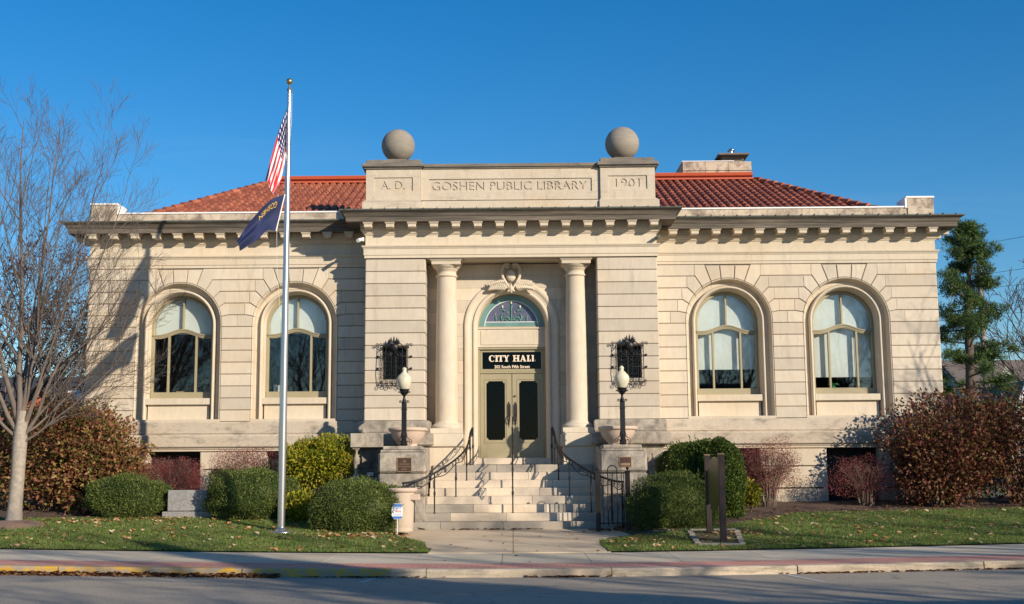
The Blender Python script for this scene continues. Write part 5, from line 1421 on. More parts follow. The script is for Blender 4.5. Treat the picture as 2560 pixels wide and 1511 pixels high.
for i in range(4):
    a, b_ = Vector(c_[i]), Vector(c_[(i + 1) % 4]); nseg = 2 if i % 2 == 0 else 5
    for j in range(nseg):
        q0, q1 = a.lerp(b_, (j + .04) / nseg), a.lerp(b_, (j + .96) / nseg); dd = (q1 - q0).normalized(); nn = Vector((dd.y, -dd.x)) * .055
        ctr = (q0 + q1) / 2; z = ground_z(ctr.x, ctr.y)
        p.zprism([tuple(q0 + nn), tuple(q1 + nn), tuple(q1 - nn), tuple(q0 - nn)], z, z + .065)
p.build('edging_stones', m_floor, sg)
p = MB(); p.add([(x, y, ground_z(x, y) + .04) for x, y in c_], [(0, 1, 2, 3)]); p.build('mulch_infill', m_soil, sg)
# granite block
gb = MB(); z0 = ground_z(-7.6, 28.9)
gb.box(-8.12, -7.13, 28.75, 29.15, z0 + .14, 1.33, .02); go = gb.build('granite_block', m_gran, None)
tag(go, 'low rough grey granite block between two clipped bushes on the left', 'stone block')
gb = MB(); gb.box(-8.22, -7.05, 28.68, 29.2, z0 - .05, z0 + .135, .015); gb.build('plinth', m_gran, go)
# flood light
fl = thing('ground_spotlight', 'small black ground spotlight on a stake in the shade left of the steps', 'spotlight', (-3.35, 28.85, .8))
p = MB(); p.box(-3.45, -3.26, 28.80, 28.88, 1.62, 1.74, .01); p.build('housing', m_iron, fl)
p = MB(); p.add([(-3.43, 28.795, 1.64), (-3.28, 28.795, 1.64), (-3.28, 28.795, 1.72), (-3.43, 28.795, 1.72)], [(0, 1, 2, 3)]); p.build('lens', simple("lens_glass", (.3, .35, .4), .1), fl)
p = MB(); p.tube([(-3.355, 28.86, .7), (-3.355, 28.86, 1.63)], .012, 6); p.build('stake', m_iron, fl)
# security cameras under the cornice
for s, lb, mt in ((-1, 'white security camera at the left corner of the centre block, under the cornice', m_white), (1, 'grey security camera at the right corner of the centre block, under the cornice', m_patina)):
    x = s * (XC + .07); t = thing('security_camera', lb, 'camera', (x, YP + .1, 7.62), 'cameras under the centre cornice')
    p = MB(); p.box(x - .03, x + .03, YP + .02, YP + .12, 7.56, 7.66, .006); p.build('mount', mt, t)
    p = MB(); p.tube([(x, YP + .04, 7.62), (x - .05, YP - .08, 7.58), (x - .10, YP - .20, 7.53)], [.02, .045, .05], 8); p.build('camera_body', mt, t)
# things on the window sills
def sill_item(name, label, cat, x, z0, sx, sz, mt, y=31.95):
    p = MB(); p.box(x - sx / 2, x + sx / 2, y, y + .12, z0, z0 + sz, .004); p.box(x - sx / 2 - .006, x + sx / 2 + .006, y - .005, y + .125, z0 + sz * .82, z0 + sz * .86, 0); tag(p.build(name, mt), label, cat)
sill_item('cardboard_box', 'small tan cardboard box inside the leftmost window', 'box', -8.78, 3.80, .2, .08, simple("card", (.5, .3, .12), .8))
sill_item('book', 'white and blue book standing inside the leftmost window', 'book', -8.35, 3.80, .09, .14, m_signw)
sill_item('binder', 'white binder standing inside the left window behind the flagpole, nearer the pane edge', 'binder', -6.27, 3.80, .06, .24, m_signw)
sill_item('folder', 'second white folder beside the binder, nearer the flagpole', 'folder', -6.17, 3.80, .05, .22, m_white)
gp = MB(); gp.lathe([(.05, 3.8), (.06, 3.9)], 8.45, 32.0, 10)
for i in range(14): a = i * 2.4; gp.tube([(8.45, 32, 3.88), (8.45 + .09 * math.cos(a), 32 + .05 * math.sin(a), 3.97), (8.45 + .16 * math.cos(a), 32 + .08 * math.sin(a), 3.95)], [.006, .016, .003], 4)
tag(gp.build('potted_plant', simple("bright_leaf", (.03, .30, .08), .5)), 'small bright green potted plant inside the rightmost window', 'plant')
# ================================================================ vegetation
def leaf_cloud(C, N, size, nseed, aspect=.45, up_bias=.3, outward=None):
    """leaf quads (rhombus) at points C with outward directions N"""
    r = np.random.default_rng(nseed); n = len(C)
    d = r.normal(size=(n, 3)); d /= np.linalg.norm(d, axis=1)[:, None]
    d = d * .9 + N * .9 + np.array([0, 0, up_bias]); d /= np.linalg.norm(d, axis=1)[:, None]
    q = r.normal(size=(n, 3)); s = np.cross(d, q); s /= np.linalg.norm(s, axis=1)[:, None] + 1e-9
    L = r.uniform(size[0], size[1], n)[:, None]; W = L * aspect
    a = C - d * L * .3; b = C + s * W * .5 + d * L * .2; c = C + d * L * .8; e = C - s * W * .5 + d * L * .2
    V = np.stack([a, b, c, e], 1).reshape(-1, 3); F = np.arange(4 * n).reshape(-1, 4)
    return V, F
def lumps(dirs, r, k=9, amp=.12):
    ax = r.normal(size=(k, 3)); ax /= np.linalg.norm(ax, axis=1)[:, None]; ph = r.uniform(0, 6.28, k); fr = r.uniform(2, 6, k)
    return 1 + amp * sum(np.sin(fr[i] * (dirs @ ax[i]) * 2 + ph[i]) for i in range(k)) / math.sqrt(k)
def crown_points(n, c, rad, seed, shell=(.82, 1.03), amp=.1, power=2.6, bottom=-.9):
    r = np.random.default_rng(seed); d = r.normal(size=(int(n * 1.7), 3)); d /= np.linalg.norm(d, axis=1)[:, None]
    d = d[d[:, 2] > bottom][:n]; p = power
    k = (np.abs(d[:, 0]) ** p + np.abs(d[:, 1]) ** p + np.abs(d[:, 2]) ** p) ** (-1 / p)
    rr = k * lumps(d, r, amp=amp) * (shell[0] + (shell[1] - shell[0]) * r.random(len(d)) ** .6)
    P = np.array(c) + d * rr[:, None] * np.array(rad); N = d / np.array(rad); N /= np.linalg.norm(N, axis=1)[:, None]
    return P, N
def stems(parent, cx, cy, z0, zt, spread, n, seed, rad=.012, mat=None, name='stem'):
    r = random.Random(seed); m = MB()
    for _ in range(n):
        a = r.random() * 6.28; q = r.random() * .25; e = spread * math.sqrt(r.random())
        p0 = Vector((cx + q * spread * math.cos(a), cy + q * spread * math.sin(a) * .7, z0 - .03)); p2 = Vector((cx + e * math.cos(a), cy + e * math.sin(a) * .8, zt * r.uniform(.75, 1.0) + z0 * .0))
        p1 = p0.lerp(p2, .45) + Vector((-(p2.x - p0.x) * .15, -(p2.y - p0.y) * .15, .15)); m.tube([p0, p1, p2], [rad, rad * .7, rad * .35], 4, cap=False)
        for _k in range(3):
            t = r.uniform(.4, .9); b = p1.lerp(p2, t); m.tube([b, b + Vector((r.uniform(-.2, .2), r.uniform(-.15, .15), r.uniform(.1, .3)))], [rad * .4, rad * .2], 3, cap=False)
    return m.build(name, mat or m_bark2, parent)
def core(parent, c, rad, seed, mat, s=.86):
    r = np.random.default_rng(seed); nu, nv = 28, 16; V = []; 
    for j in range(nv + 1):
        for i in range(nu):
            th = math.pi * j / nv; ph = 2 * math.pi * i / nu; V.append((math.sin(th) * math.cos(ph), math.sin(th) * math.sin(ph), math.cos(th)))
    d = np.array(V); p = 2.6; k = (np.abs(d[:, 0]) ** p + np.abs(d[:, 1]) ** p + np.abs(d[:, 2]) ** p) ** (-1 / p)
    P = np.array(c) + d * (k * s)[:, None] * np.array(rad)
    F = [(j * nu + i, (j + 1) * nu + i, (j + 1) * nu + (i + 1) % nu, j * nu + (i + 1) % nu) for j in range(nv) for i in range(nu)]
    return P, np.array(F)
def join(*vf):
    V = []; F = []; k = 0
    for v, f in vf: V.append(np.asarray(v)); F.append(np.asarray(f) + k); k += len(v)
    return np.concatenate(V), np.concatenate(F)
def evergreen(name, label, cat, cx, cy, w, d, zt, mat, n, seed, size=(.02, .052), amp=.10, power=2.4, z0=None, aspect=.42, blobs=None, group=None, up=.35, shoots=260):
    z0 = ground_z(cx, cy) if z0 is None else z0
    t = thing(name, label, cat, (cx, cy, z0), group)
    parts = []
    for (bx, by, bw, bd, bt, bn, bz) in (blobs or [(cx, cy, w, d, zt, n, z0)]):
        h = bt - bz; c = (bx, by, bz + h * .46); rad = (bw / 2, bd / 2, h * .54)
        P, N = crown_points(bn, c, rad, seed, (.78, 1.04), amp, power); m = P[:, 2] > bz - .02; parts.append(leaf_cloud(P[m], N[m], size, seed + 1, aspect, up)); parts.append(core(t, c, rad, seed, mat, .80)); seed += 5
        r = np.random.default_rng(seed + 50); sp = []; sn = []      # uneven new shoots standing proud of the clipping
    for (bx, by, bw, bd, bt, bn, bz) in (blobs or [(cx, cy, w, d, zt, n, z0)]):
        h = bt - bz; c = (bx, by, bz + h * .46); P, N = crown_points(shoots, c, (bw / 2, bd / 2, h * .54), seed + 9, (.96, 1.02), amp, power, -.35)
        for p, q in zip(P, N):
            dr = q * .8 + np.array([r.normal() * .25, r.normal() * .25, .8]); dr /= np.linalg.norm(dr); L = r.uniform(.03, .10) * (1 + .5 * (q[2] > .3))
            for k in range(6): sp.append(p + dr * L * k / 6); sn.append(dr * .7)
    parts.append(leaf_cloud(np.array(sp), np.array(sn), size, seed + 3, aspect, .5))
    V, F = join(*parts); npmesh('foliage', V, F, mat, t)
    stems(t, cx, cy, z0, z0 + (zt - z0) * .5, w * .25, 8, seed, .02)
    return t
evergreen('clipped_yew', 'low clipped dark green yew mound, nearest the bare tree', 'bush', -9.1, 28.95, 1.85, 1.5, 1.66, m_yew, 38000, 11, group='clipped evergreens in the left bed')
evergreen('clipped_yew', 'rounded clipped dark green yew right behind the flagpole foot', 'bush', -6.13, 28.75, 2.06, 1.6, 1.80, m_yew, 42000, 21, group='clipped evergreens in the left bed')
evergreen('clipped_yew', 'boxy dark green yew with lighter top shoots beside the litter bin', 'bush', -3.42, 27.0, 1.86, 1.4, 1.50, m_yew, 44000, 31, power=3.0, shoots=900, z0=.36, group='clipped evergreens in the left bed')
evergreen('clipped_yew', 'low rounded green yew, half in deep shade, right of the gate post', 'bush', 3.58, 27.3, 1.84, 1.3, 1.58, m_yew, 40000, 41, power=2.7, z0=.36, group='clipped evergreens in the right bed')
evergreen('rounded_hedge', 'tall double-humped green hedge behind the sign board', 'hedge', 4.75, 29.2, 2.4, 1.5, 2.5, m_yew2, 0, 51, size=(.03, .06), aspect=.6, power=2.5,
          blobs=[(4.30, 29.35, 1.58, 1.5, 2.38, 34000, .5), (4.86, 28.7, 1.08, 1.2, 2.38, 34000, .5)], group='clipped evergreens in the right bed')
# loose bright yellow-green shrub
def loose(name, label, cat, cx, cy, w, d, z1, z0c, mat, n, seed, size, amp=.22, aspect=.5, nst=14, shell=(.35, 1.05), power=2.1, sprigs=0, up=.1, blobs=None, group=None, twigmat=None, rad=.014):
    z0 = ground_z(cx, cy); t = thing(name, label, cat, (cx, cy, z0), group); parts = []
    for (bx, by, bw, bd, bt, bb, bn) in (blobs or [(cx, cy, w, d, z1, z0c, n)]):
        h = bt - bb; c = (bx, by, bb + h / 2); P, N = crown_points(bn, c, (bw / 2, bd / 2, h / 2), seed, shell, amp, power, -1.1)
        P = P[P[:, 2] > z0 - .02] if False else P
        parts.append(leaf_cloud(P, N[:len(P)], size, seed + 1, aspect, up)); seed += 3
    if sprigs:
        r = np.random.default_rng(seed + 9); sp = []
        for _ in range(sprigs):
            bx, by, bw, bd, bt, bb, bn = (blobs or [(cx, cy, w, d, z1, z0c, n)])[r.integers(len(blobs) if blobs else 1)]
            a = r.uniform(-1, 1); base = np.array([bx + a * bw * .45, by + r.uniform(-.3, .3) * bd, bb + (bt - bb) * (.93 - .35 * a * a)]); dr = np.array([a * .5 + r.uniform(-.3, .3), r.uniform(-.3, .1), 1]); L = r.uniform(.08, .26)
            for q in range(7): sp.append(base + dr * L * q / 7)
        sp = np.array(sp); parts.append(leaf_cloud(sp, np.tile([0, 0, .4], (len(sp), 1)), size, seed, aspect, .2))
    V, F = join(*parts); npmesh('foliage', V, F, mat, t)
    for (bx, by, bw, bd, bt, bb, bn) in (blobs or [(cx, cy, w, d, z1, z0c, n)]):
        stems(t, bx, by, z0, bt * .9, bw * .4, nst, seed, rad, twigmat); seed += 1
    return t
loose('yellow_shrub', 'bright yellow-green loose shrub with bare stems behind the flagpole, right side', 'shrub', -4.68, 29.6, 1.85, 1.3, 2.50, 1.28, m_yell, 9000, 61, (.05, .09), amp=.16, shell=(.55, 1.05), sprigs=30, blobs=[(-4.68, 29.6, 1.78, 1.3, 2.42, 1.32, 7500), (-4.4, 29.5, 1.3, 1.1, 2.62, 1.7, 3500), (-4.95, 29.5, 1.2, 1.1, 2.5, 1.6, 3000)])
loose('perennial_clump', 'low yellow-green leafy clump between the flagpole and the boxy yew', 'plant', -4.85, 28.2, .95, .8, 1.33, .55, m_yell, 2600, 71, (.05, .10), amp=.2, shell=(.2, 1.05), nst=6)
loose('perennial_clump', 'small yellow leafy plant at the foot of the tall hedge on the right', 'plant', 5.65, 29.3, .5, .5, 1.45, .85, m_yell, 700, 75, (.06, .12), amp=.2, shell=(.2, 1.05), nst=4)
loose('burning_bush', 'dull red bush in front of the dark basement window on the left', 'shrub', -8.55, 29.9, 2.0, 1.1, 2.07, 1.05, m_burn, 24000, 81, (.018, .035), amp=.12, nst=70, shell=(.3, 1.04), power=3, twigmat=m_twig, rad=.008, group='dull red bushes along the wall')
loose('burning_bush', 'dull red bush against the sunlit wall behind the flagpole', 'shrub', -6.55, 30.1, 1.8, 1.0, 2.32, 1.15, m_burn, 20000, 91, (.018, .035), amp=.14, nst=70, shell=(.3, 1.04), power=3, twigmat=m_twig, rad=.008, group='dull red bushes along the wall')
loose('burning_bush', 'dull red twiggy bush with spreading stems right of the sign board', 'shrub', 6.3, 30.2, 1.55, 1.0, 2.42, 1.15, m_burn, 17000, 101, (.018, .036), amp=.2, nst=90, shell=(.25, 1.06), twigmat=m_twig, rad=.008, group='dull red bushes along the wall')
loose('burning_bush', 'dark red twiggy bush in front of the dark basement window on the right', 'shrub', 8.62, 30.1, 1.75, 1.0, 2.02, 1.0, m_burn, 11000, 111, (.018, .036), amp=.2, nst=80, shell=(.25, 1.06), twigmat=m_twig, rad=.008, group='dull red bushes along the wall')
loose('large_shrub', 'huge rust and green shrub behind the bare tree at the left edge', 'shrub', -11.0, 29.8, 3.6, 2.0, 3.2, .7, m_rust, 0, 121, (.03, .13), amp=.24, aspect=.6, shell=(.3, 1.06), power=2.2, sprigs=40, nst=14,
      blobs=[(-10.25, 29.7, 2.5, 1.8, 3.02, .85, 15000), (-11.4, 29.9, 2.8, 1.8, 3.55, .75, 13000), (-13.0, 30.0, 2.4, 1.8, 3.3, .8, 5000), (-9.75, 29.6, 1.75, 1.5, 2.35, .8, 6000), (-10.6, 30.3, 1.6, 1.2, 3.45, 2.2, 3500)])
loose('large_shrub', 'huge burgundy shrub covering the right corner of the hall', 'shrub', 11.6, 30.1, 4.4, 2.2, 3.6, .8, m_burg, 0, 131, (.03, .12), amp=.2, aspect=.6, shell=(.3, 1.06), power=2.5, sprigs=44, nst=40,
      blobs=[(10.7, 30.0, 2.7, 1.9, 3.42, .85, 16000), (12.4, 30.0, 3.2, 2.0, 3.42, .95, 16000), (14.6, 30.1, 2.8, 2.0, 3.3, .8, 5000), (10.2, 29.7, 1.9, 1.6, 2.6, .9, 6000)])
# dark plain twigs at ground of mulch: skip

# ---- trees -----------------------------------------------------------------
def grow(mb, p, d, L, r, lev, rnd, up_, nb=(0, 6, 6, 5), shrinkL=.55, wig=.16, minr=.0035, spread=.75, tips=None):
    n = 5 if lev < 2 else 4; pts = [p.copy()]; rad = [r]; q = p.copy(); dd = d.copy()
    for i in range(n):
        dd = (dd + Vector((rnd.gauss(0, wig), rnd.gauss(0, wig), rnd.gauss(0, wig))) * .5 + Vector((0, 0, up_))).normalized()
        q = q + dd * (L / n); pts.append(q.copy()); rad.append(max(minr, r * (1 - .78 * (i + 1) / n)))
    mb.tube(pts, rad, 6 if lev == 0 else 4 if lev < 2 else 3, cap=False)
    if tips is not None and lev >= len(nb) - 2: tips += pts[2:]
    if lev + 1 < len(nb):
        for k in range(nb[lev + 1]):
            t = .22 + .76 * (k + rnd.random()) / nb[lev + 1]; f = t * n; i = min(int(f), n - 1); b = pts[i].lerp(pts[i + 1], f - i)
            ax = (pts[i + 1] - pts[i]).normalized(); o = ax.orthogonal().normalized(); a = rnd.random() * 6.28 if lev > 0 else k * 2.4 + rnd.random()
            side = (o * math.cos(a) + ax.cross(o) * math.sin(a)).normalized(); nd = (ax + side * spread * rnd.uniform(.7, 1.2)).normalized()
            grow(mb, b, nd, L * shrinkL * (1.15 - .6 * t) * rnd.uniform(.8, 1.2), rad[i] * .5, lev + 1, rnd, up_, nb, shrinkL, wig, minr, spread, tips)
m_branch = simple('brown_grey_branch_bark', (.15, .12, .10), .9, 0, .25, 4)
def bare_tree(name, label, x, y, zf, r0, limbs, seed, nb=(0, 7, 6, 5), group=None, rleaf=0, minr=.003, mulch=True):
    rnd = random.Random(seed); z0 = ground_z(x, y); t = thing(name, label, 'tree', (x, y, z0), group)
    m = MB(); lean = .05
    m.tube([(x - .0, y, z0 - .05), (x, y, z0 + .08), (x + .01, y, z0 + .35), (x + .04, y, z0 + (zf - z0) * .6), (x + .05, y, zf), (x + .08, y, zf + .7)], [r0 * 1.5, r0 * 1.25, r0 * 1.06, r0 * .98, r0 * 1.05, r0 * .75], 14)
    m.build('trunk', m_bark, t)
    c = MB(); nb = tuple(v + (1 if i_ else 0) for i_, v in enumerate(nb))
    for (tx, ty, tz, rr, zb) in limbs:
        p = Vector((x + .05, y, zf + zb)); e = Vector((tx, ty, tz)); d = e - p; L = d.length
        # arching limb: start steeper outward then up
        n = 8; pts = []; rad = []
        for i in range(n + 1):
            u = i / n; q = p.lerp(e, u); q.z -= (math.sin(math.pi * u) * .10 * L) * (.6 if tz - p.z > 2 else -.2); q.x += rnd.gauss(0, .03); q.y += rnd.gauss(0, .03); pts.append(q); rad.append(max(minr, rr * .72 * (1 - .84 * u) ** 1.15))
        c.tube(pts, rad, 7, cap=False)
        for k in range(nb[1] + 2):
            u = .14 + .84 * (k + rnd.random()) / (nb[1] + 2); f = u * n; i = min(int(f), n - 1); b = pts[i].lerp(pts[i + 1], f - i); ax = (pts[i + 1] - pts[i]).normalized()
            o = ax.orthogonal().normalized(); a = k * 2.4 + rnd.random(); side = o * math.cos(a) + ax.cross(o) * math.sin(a)
            grow(c, b, (ax + side * .62).normalized(), L * .36 * (1.2 - .65 * u) * rnd.uniform(.8, 1.25), max(minr, rad[i] * .55), 1, rnd, .05, nb, .56, .15, minr, .7)
    c.build('branches', m_branch, t)
    if mulch:
        q = MB(); q.lathe([(1.15, z0 - .09), (.9, z0 + .0), (.6, z0 + .035), (.3, z0 + .07), (.15, z0 + .08)], x, y, 24); q.build('mulch_ring', m_soil0, t)
    return t
TX, TY = -11.25, 27.6
bare_tree('bare_tree', 'leafless grey-barked maple standing in a mulch ring on the left lawn', TX, TY, 2.45, .152,
          [(-11.5, 27.6, 10.0, .105, .2), (-10.5, 27.3, 9.9, .085, .3), (-9.6, 27.9, 9.3, .07, .1), (-8.8, 27.2, 8.3, .065, .0), (-8.6, 28.0, 6.9, .05, .05), (-7.9, 27.3, 5.6, .04, -.1), (-9.4, 26.6, 7.6, .055, .2), (-10.1, 26.9, 8.6, .05, .5), (-11.0, 28.2, 9.4, .06, .4),
           (-12.8, 27.4, 9.3, .10, .2), (-13.8, 27.8, 7.6, .08, .1), (-13.4, 26.8, 5.8, .06, .0), (-8.6, 27.6, 3.9, .035, -.05), (-11.9, 28.6, 8.8, .07, .1), (-9.0, 28.2, 5.2, .045, .1)], 5)
bare_tree('bare_tree', 'leafless maple beyond the right edge whose branches shade the right corner', 17.2, 26.0, 2.6, .2,
          [(17.0, 26, 9.5, .11, .1), (15.2, 26.3, 7.2, .08, .1), (14.6, 25.8, 5.2, .06, 0), (16.2, 25, 8.2, .08, .1), (18.8, 26, 8.6, .09, .1), (19.4, 26.5, 6.6, .07, 0), (15.6, 26.8, 4.2, .04, 0)], 15, nb=(0, 6, 5, 3))
# background trees
def far_bare(name, label, x, y, h, seed, mat, spread=.8, rad=.16, nb=(0, 7, 6, 5), leaves=None, cols=None, minr=.012, z0=0):
    rnd = random.Random(seed); t = thing(name, label, 'tree', (x, y, z0)); m = MB(); m.tube([(x, y, z0), (x, y, z0 + h * .28)], [rad, rad * .8], 8); m.build('trunk', mat, t)
    c = MB(); tips = []
    for k in range(7):
        a = k * 2.4 + rnd.random(); d = Vector((math.cos(a) * spread, math.sin(a) * spread, 1.25)).normalized()
        grow(c, Vector((x, y, z0 + h * (.2 + .05 * k / 7))), d, h * rnd.uniform(.62, .82), rad * .5, 0, rnd, .03, nb, .5, .2, minr, .8, tips)
    c.build('branches', mat, t)
    if leaves:
        P = np.array([tuple(p) for p in tips]); r = np.random.default_rng(seed); idx = r.integers(len(P), size=leaves); Q = P[idx] + r.normal(size=(leaves, 3)) * .16
        V, F = leaf_cloud(Q, r.normal(size=(leaves, 3)) * .5, (.07, .14), seed, .6, 0); npmesh('foliage', V, F, cols, t)
    return t
far_bare('plum_tree', 'purple-leaved tree behind the left end of the hall', -16.9, 38.5, 7.9, 61, m_bark2, 1.0, .14, (0, 6, 5, 3), 7500, m_plum, .012, .9)
far_bare('bare_tree', 'leafless tree with drooping twigs at the far right edge', 24.6, 53, 10.2, 62, m_bark2, 1.1, .16, (0, 7, 6, 5), None, None, .014, .9)
far_bare('bare_tree', 'low leafless russet tree seen through the gap beneath the pine', 20.6, 62, 5.8, 63, m_twig, 1.2, .12, (0, 7, 6, 5), None, None, .014, .9)
far_bare('bare_tree', 'leafless tree standing far left behind the brick house', -24.5, 66, 9.0, 64, m_bark2, 1.0, .16, (0, 6, 6, 5), None, None, .016, .9)
# pine
pnx, pny = 18.95, 50.0
pt_ = thing('pine_tree', 'tall dark green pine with open tiers of branches behind the right corner of the hall', 'tree', (pnx, pny, .9))
m = MB(); m.tube([(pnx, pny, .8), (pnx - .1, pny, 5), (pnx - .05, pny, 8.3), (pnx + .15, pny, 10.2), (pnx + .25, pny, 11.7)], [.26, .21, .14, .08, .02], 10)
rnd = random.Random(77); pts = []; nm = []
def tuft(c, n, r, flat=.55):
    for _ in range(n):
        a = rnd.random() * 6.28; b_ = rnd.uniform(-1, 1); q = r * rnd.random() ** .4; s_ = math.sqrt(1 - b_ * b_)
        pts.append((c[0] + q * s_ * math.cos(a), c[1] + q * s_ * math.sin(a), c[2] + q * b_ * flat)); nm.append((s_ * math.cos(a), s_ * math.sin(a), b_ + .3))
br = MB()
for z, rr, nb_ in ((2.6, 1.7, 6), (3.3, 2.0, 7), (4.2, 1.9, 5), (5.2, 2.0, 6), (6.0, .9, 3), (6.7, 1.9, 6), (7.5, 1.6, 6), (8.3, 1.3, 6), (9.1, 1.1, 6), (9.9, 1.0, 6), (10.6, .75, 5), (11.2, .45, 4), (11.65, .25, 3)):
    for k in range(nb_):
        a = k * 6.283 / nb_ + rnd.random() * .8; L = rr * rnd.uniform(.65, 1.3); zz = z + rnd.uniform(-.42, .42); bx_ = pnx + (.15 if z > 9 else -.05)
        e = Vector((bx_ + L * math.cos(a), pny + L * math.sin(a), zz + .3 * L * rnd.uniform(-.5, 1.7))); p0 = Vector((bx_, pny, zz))
        br.tube([p0, p0.lerp(e, .5) + Vector((0, 0, -.05)), e], [.045, .03, .01], 4, cap=False)
        for u in (.45, .62, .8, 1.0):
            if rnd.random() < .9:
                c = p0.lerp(e, u)
                for _q in range(4): tuft((c.x + rnd.gauss(0, .16), c.y + rnd.gauss(0, .16), c.z + rnd.gauss(.04, .09)), 56, .22 * rnd.uniform(.6, 1.3), .8)
m.build('trunk', m_bark2, pt_); br.build('branches', m_bark2, pt_)
V, F = leaf_cloud(np.array(pts), np.array(nm), (.10, .22), 5, .16, .3); npmesh('foliage', V, F, m_pine, pt_)

# ---- utility pole and wires ------------------------------------------------
up_ = thing('utility_pole', 'tall grey utility pole behind the pine, carrying three wires to the right', 'utility pole', (23.4, 60, .9))
m = MB(); m.tube([(23.35, 60, .8), (23.4, 60, 12.6)], [.19, .13], 10); m.build('pole', simple("weathered_pole_wood", (.32, .29, .26), .9, 0, .15, 10), up_)
m = MB()
for z in (11.38, 10.65): m.tube([(23.5, 59.9, z), (23.85, 59.8, z + .02)], [.05, .03], 6)
m.tube([(23.55, 59.9, 5.2), (23.75, 59.9, 7.2)], .06, 5); m.build('insulator', m_iron, up_)
m = MB()
def wire(a, b_, sag=.3, r=.012):
    a, b_ = Vector(a), Vector(b_); m.tube([a.lerp(b_, i / 12) - Vector((0, 0, sag * math.sin(math.pi * i / 12))) for i in range(13)], r, 4, cap=False)
wire((23.4, 60, 12.9), (26.5, 34, 11.2), .3); wire((23.8, 59.8, 11.4), (26.4, 34, 9.9), .3); wire((23.8, 59.8, 10.67), (26.3, 34, 9.2), .3)
wire((23.4, 60, 7.6), (12.0, 58, 6.5), .2); wire((23.4, 60, 9.4), (33, 50, 9.4), .3); wire((16, 40, 3.9), (27, 44, 4.3), .1, .016); wire((16, 40, 3.6), (27, 44, 3.9), .1, .014)
m.build('wires', simple("grey_cable", (.12, .12, .12), .6), up_)

# ---- neighbouring houses ---------------------------------------------------
def house(name, label, x0, x1, y0, y1, zw, zr, wallm, roofm, axis='x', group=None, winm=None, over=.35, wins=(), gablem=None, z0=.7):
    t = thing(name, label, 'house', ((x0 + x1) / 2, (y0 + y1) / 2, z0), group)
    b = MB(); b.box(x0, x1, y0, y1, z0, zw)
    if axis == 'x':
        ym = (y0 + y1) / 2
        for x in (x0, x1): b.add([(x, y0, zw), (x, y1, zw), (x, ym, zr)], [(0, 1, 2)])
    else:
        xm = (x0 + x1) / 2
        for y in (y0, y1): b.add([(x0, y, zw), (x1, y, zw), (xm, y, zr)], [(0, 1, 2)])
    b.build('wall', wallm, t); r = MB(); th = .14
    if axis == 'x':
        sl = (zr - zw) / (ym - y0)
        for sgn, ye in ((-1, y0 - over), (1, y1 + over)):
            ze = zw - over * sl; P = [(x0 - over, ye, ze), (x1 + over, ye, ze), (x1 + over, ym, zr + .02), (x0 - over, ym, zr + .02)]
            r.add(P + [(a, c, d + th) for a, c, d in P], [(0, 1, 2, 3), (7, 6, 5, 4), (0, 4, 5, 1), (1, 5, 6, 2), (3, 2, 6, 7), (0, 3, 7, 4)])
    else:
        sl = (zr - zw) / (xm - x0)
        for xe in (x0 - over, x1 + over):
            ze = zw - over * sl; P = [(xe, y0 - over, ze), (xe, y1 + over, ze), (xm, y1 + over, zr + .02), (xm, y0 - over, zr + .02)]
            r.add(P + [(a, c, d + th) for a, c, d in P], [(0, 1, 2, 3), (7, 6, 5, 4), (0, 4, 5, 1), (1, 5, 6, 2), (3, 2, 6, 7), (0, 3, 7, 4)])
    r.build('roof', roofm, t)
    for (wx, wz, ww, wh) in wins:
        q = MB(); frame_rect(q, wx - ww / 2 - .08, wx + ww / 2 + .08, wz - wh / 2 - .08, wz + wh / 2 + .08, .09, y0 - .05, y0 - .005); f_ = q.build('window', m_white, t)
        q = MB(); q.box(wx - ww / 2, wx + ww / 2, y0 - .02, y0 - .004, wz - wh / 2, wz + wh / 2); q.build('pane', m_glassd, f_)
    return t
# left: brick house with dark roof and small cross gable
h1 = house('brick_house', 'orange brick house with dark roof seen past the left corner of the hall', -27, -15.5, 52, 60, 4.6, 6.1, m_brick2, m_shing, 'x', wins=((-18.3, 3.2, .8, 1.2),))
g_ = MB(); g_.add([(-21.4, 50.6, 3.6), (-18.3, 50.6, 3.6), (-18.3, 50.6, 4.1), (-19.85, 50.6, 5.35), (-21.4, 50.6, 4.1)], [(0, 1, 2, 3, 4)]); g_.box(-21.4, -18.3, 50.6, 52, .7, 3.6); g_.build('gable_bay', m_brick2, h1)
g_ = MB()
for s_ in (-1, 1):
    P = [(-19.85 + s_ * 1.85, 50.3, 3.92), (-19.85, 50.3, 5.42), (-19.85, 54, 5.42), (-19.85 + s_ * 1.85, 54, 3.92)]; g_.add(P + [(a, c, d + .12) for a, c, d in P], [(0, 1, 2, 3), (7, 6, 5, 4), (0, 4, 5, 1), (1, 5, 6, 2), (2, 6, 7, 3), (3, 7, 4, 0)])
g_.build('gable_roof', m_shing, h1)
g_ = MB(); g_.add([(-18.35, 51.5, 4.85), (-18.35, 51.5, 5.25), (-18.95, 51.5, 5.25)], [(0, 1, 2)]); g_.box(-18.95, -18.3, 51.45, 51.9, 5.22, 5.30); g_.build('white_dormer', m_white, h1)
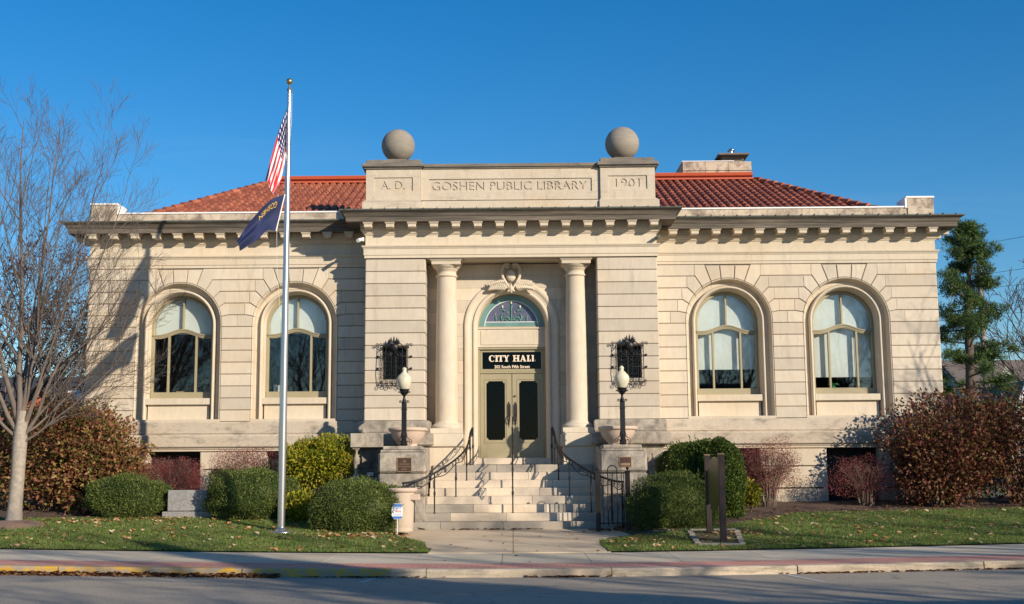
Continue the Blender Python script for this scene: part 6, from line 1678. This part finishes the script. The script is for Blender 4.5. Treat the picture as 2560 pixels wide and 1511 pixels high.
# right: grey and green roofed houses
h2 = house('grey_roofed_house', 'house with grey-brown shingle roof at the far right edge', 24.6, 36, 64, 74, 5.2, 7.75, m_siding, m_shing2, 'x')
g_ = MB(); g_.add([(24.3, 61.5, 5.4), (25.7, 61.5, 5.4), (25.0, 61.5, 7.0)], [(0, 1, 2)]); P = [(24.15, 61.3, 5.3), (25.0, 61.3, 7.15), (25.0, 66, 7.15), (24.15, 66, 5.3)]
g_.build('small_gable', m_siding, h2)
h3 = house('green_roofed_house', 'house with pale green shingle roof and white-trimmed gable in front of the grey-roofed one', 22.9, 34, 53, 60, 3.6, 5.75, m_siding, m_shing3, 'x')
g_ = MB(); P = [(21.0, 51.8, 3.9), (22.6, 51.8, 3.9), (21.8, 51.8, 5.6)]; g_.add([(20.95, 51.8, 3.4), (22.7, 51.8, 3.4), (21.85, 51.8, 5.35)], [(0, 1, 2)]); g_.box(20.95, 22.7, 51.8, 56, .7, 3.4); g_.build('gable_wing', m_siding, h3)
g_ = MB()
for s_ in (-1, 1): g_.tube([(21.85 + s_ * 1.0, 51.6, 3.35), (21.85, 51.6, 5.5)], .07, 5)
g_.build('gable_trim', m_white, h3)
g_ = MB()
for s_ in (-1, 1):
    P = [(21.85 + s_ * 1.05, 51.7, 3.3), (21.85, 51.7, 5.48), (21.85, 56.6, 5.48), (21.85 + s_ * 1.05, 56.6, 3.3)]; g_.add(P, [(0, 1, 2, 3)])
g_.build('gable_wing_roof', m_shing3, h3)
# ---- the other side of the street: casts the long shadows, mirrored in the windows
house('street_house', 'two-storey house across the street from the hall, right of the camera', 20.5, 33, -5.5, 3.0, 5.6, 8.6, m_siding, m_shing, 'x', z0=-.1, over=.5)
house('street_house', 'low brick house across the street, behind the camera', 2.5, 15, -22, -13, 4.6, 7.4, m_brick2, m_shing, 'x', z0=-.1, over=.5)
cn = thing('conifer', 'dense conical spruce across the street from the hall', 'tree', (14.9, 1.4, 0))
m = MB(); m.tube([(14.9, 1.4, 0), (14.9, 1.4, 12)], [.25, .03], 8); m.build('trunk', m_bark2, cn)
r = np.random.default_rng(3); n_ = 26000; u = r.random(n_) ** .6; zz = .8 + 11.6 * (1 - u); rr_ = 3.3 * u * r.uniform(.55, 1.0, n_) * (1 + .12 * np.sin(zz * 7)); an = r.random(n_) * 6.283
P = np.stack([14.9 + rr_ * np.cos(an), 1.4 + rr_ * np.sin(an), zz], 1); N = np.stack([np.cos(an), np.sin(an), np.full(n_, -.1)], 1); V, F = leaf_cloud(P, N, (.18, .35), 4, .35, 0); npmesh('foliage', V, F, m_pine, cn)
bt = far_bare('bare_tree', 'big leafless tree across the street, far left of the camera', -21, -5, 13, 71, m_bark2, .8, .3, (0, 7, 6, 4), None, None, .016, 0)
for (x, y, lb) in ((-14, -16, 'leafless tree across the street behind the camera, to the left'), (12.5, -9, 'leafless tree across the street in front of the brick house'), (18.2, -1.5, 'leafless tree across the street at the left end of the two-storey house'), (26.5, 4.2, 'leafless tree across the street in front of the two-storey house')):
    c = copy_tree(bt); c.location = (c.location.x, c.location.y, 0)
    dx, dy = x + 21, y + 5; c.location = (x, y, 0); c['label'] = lb
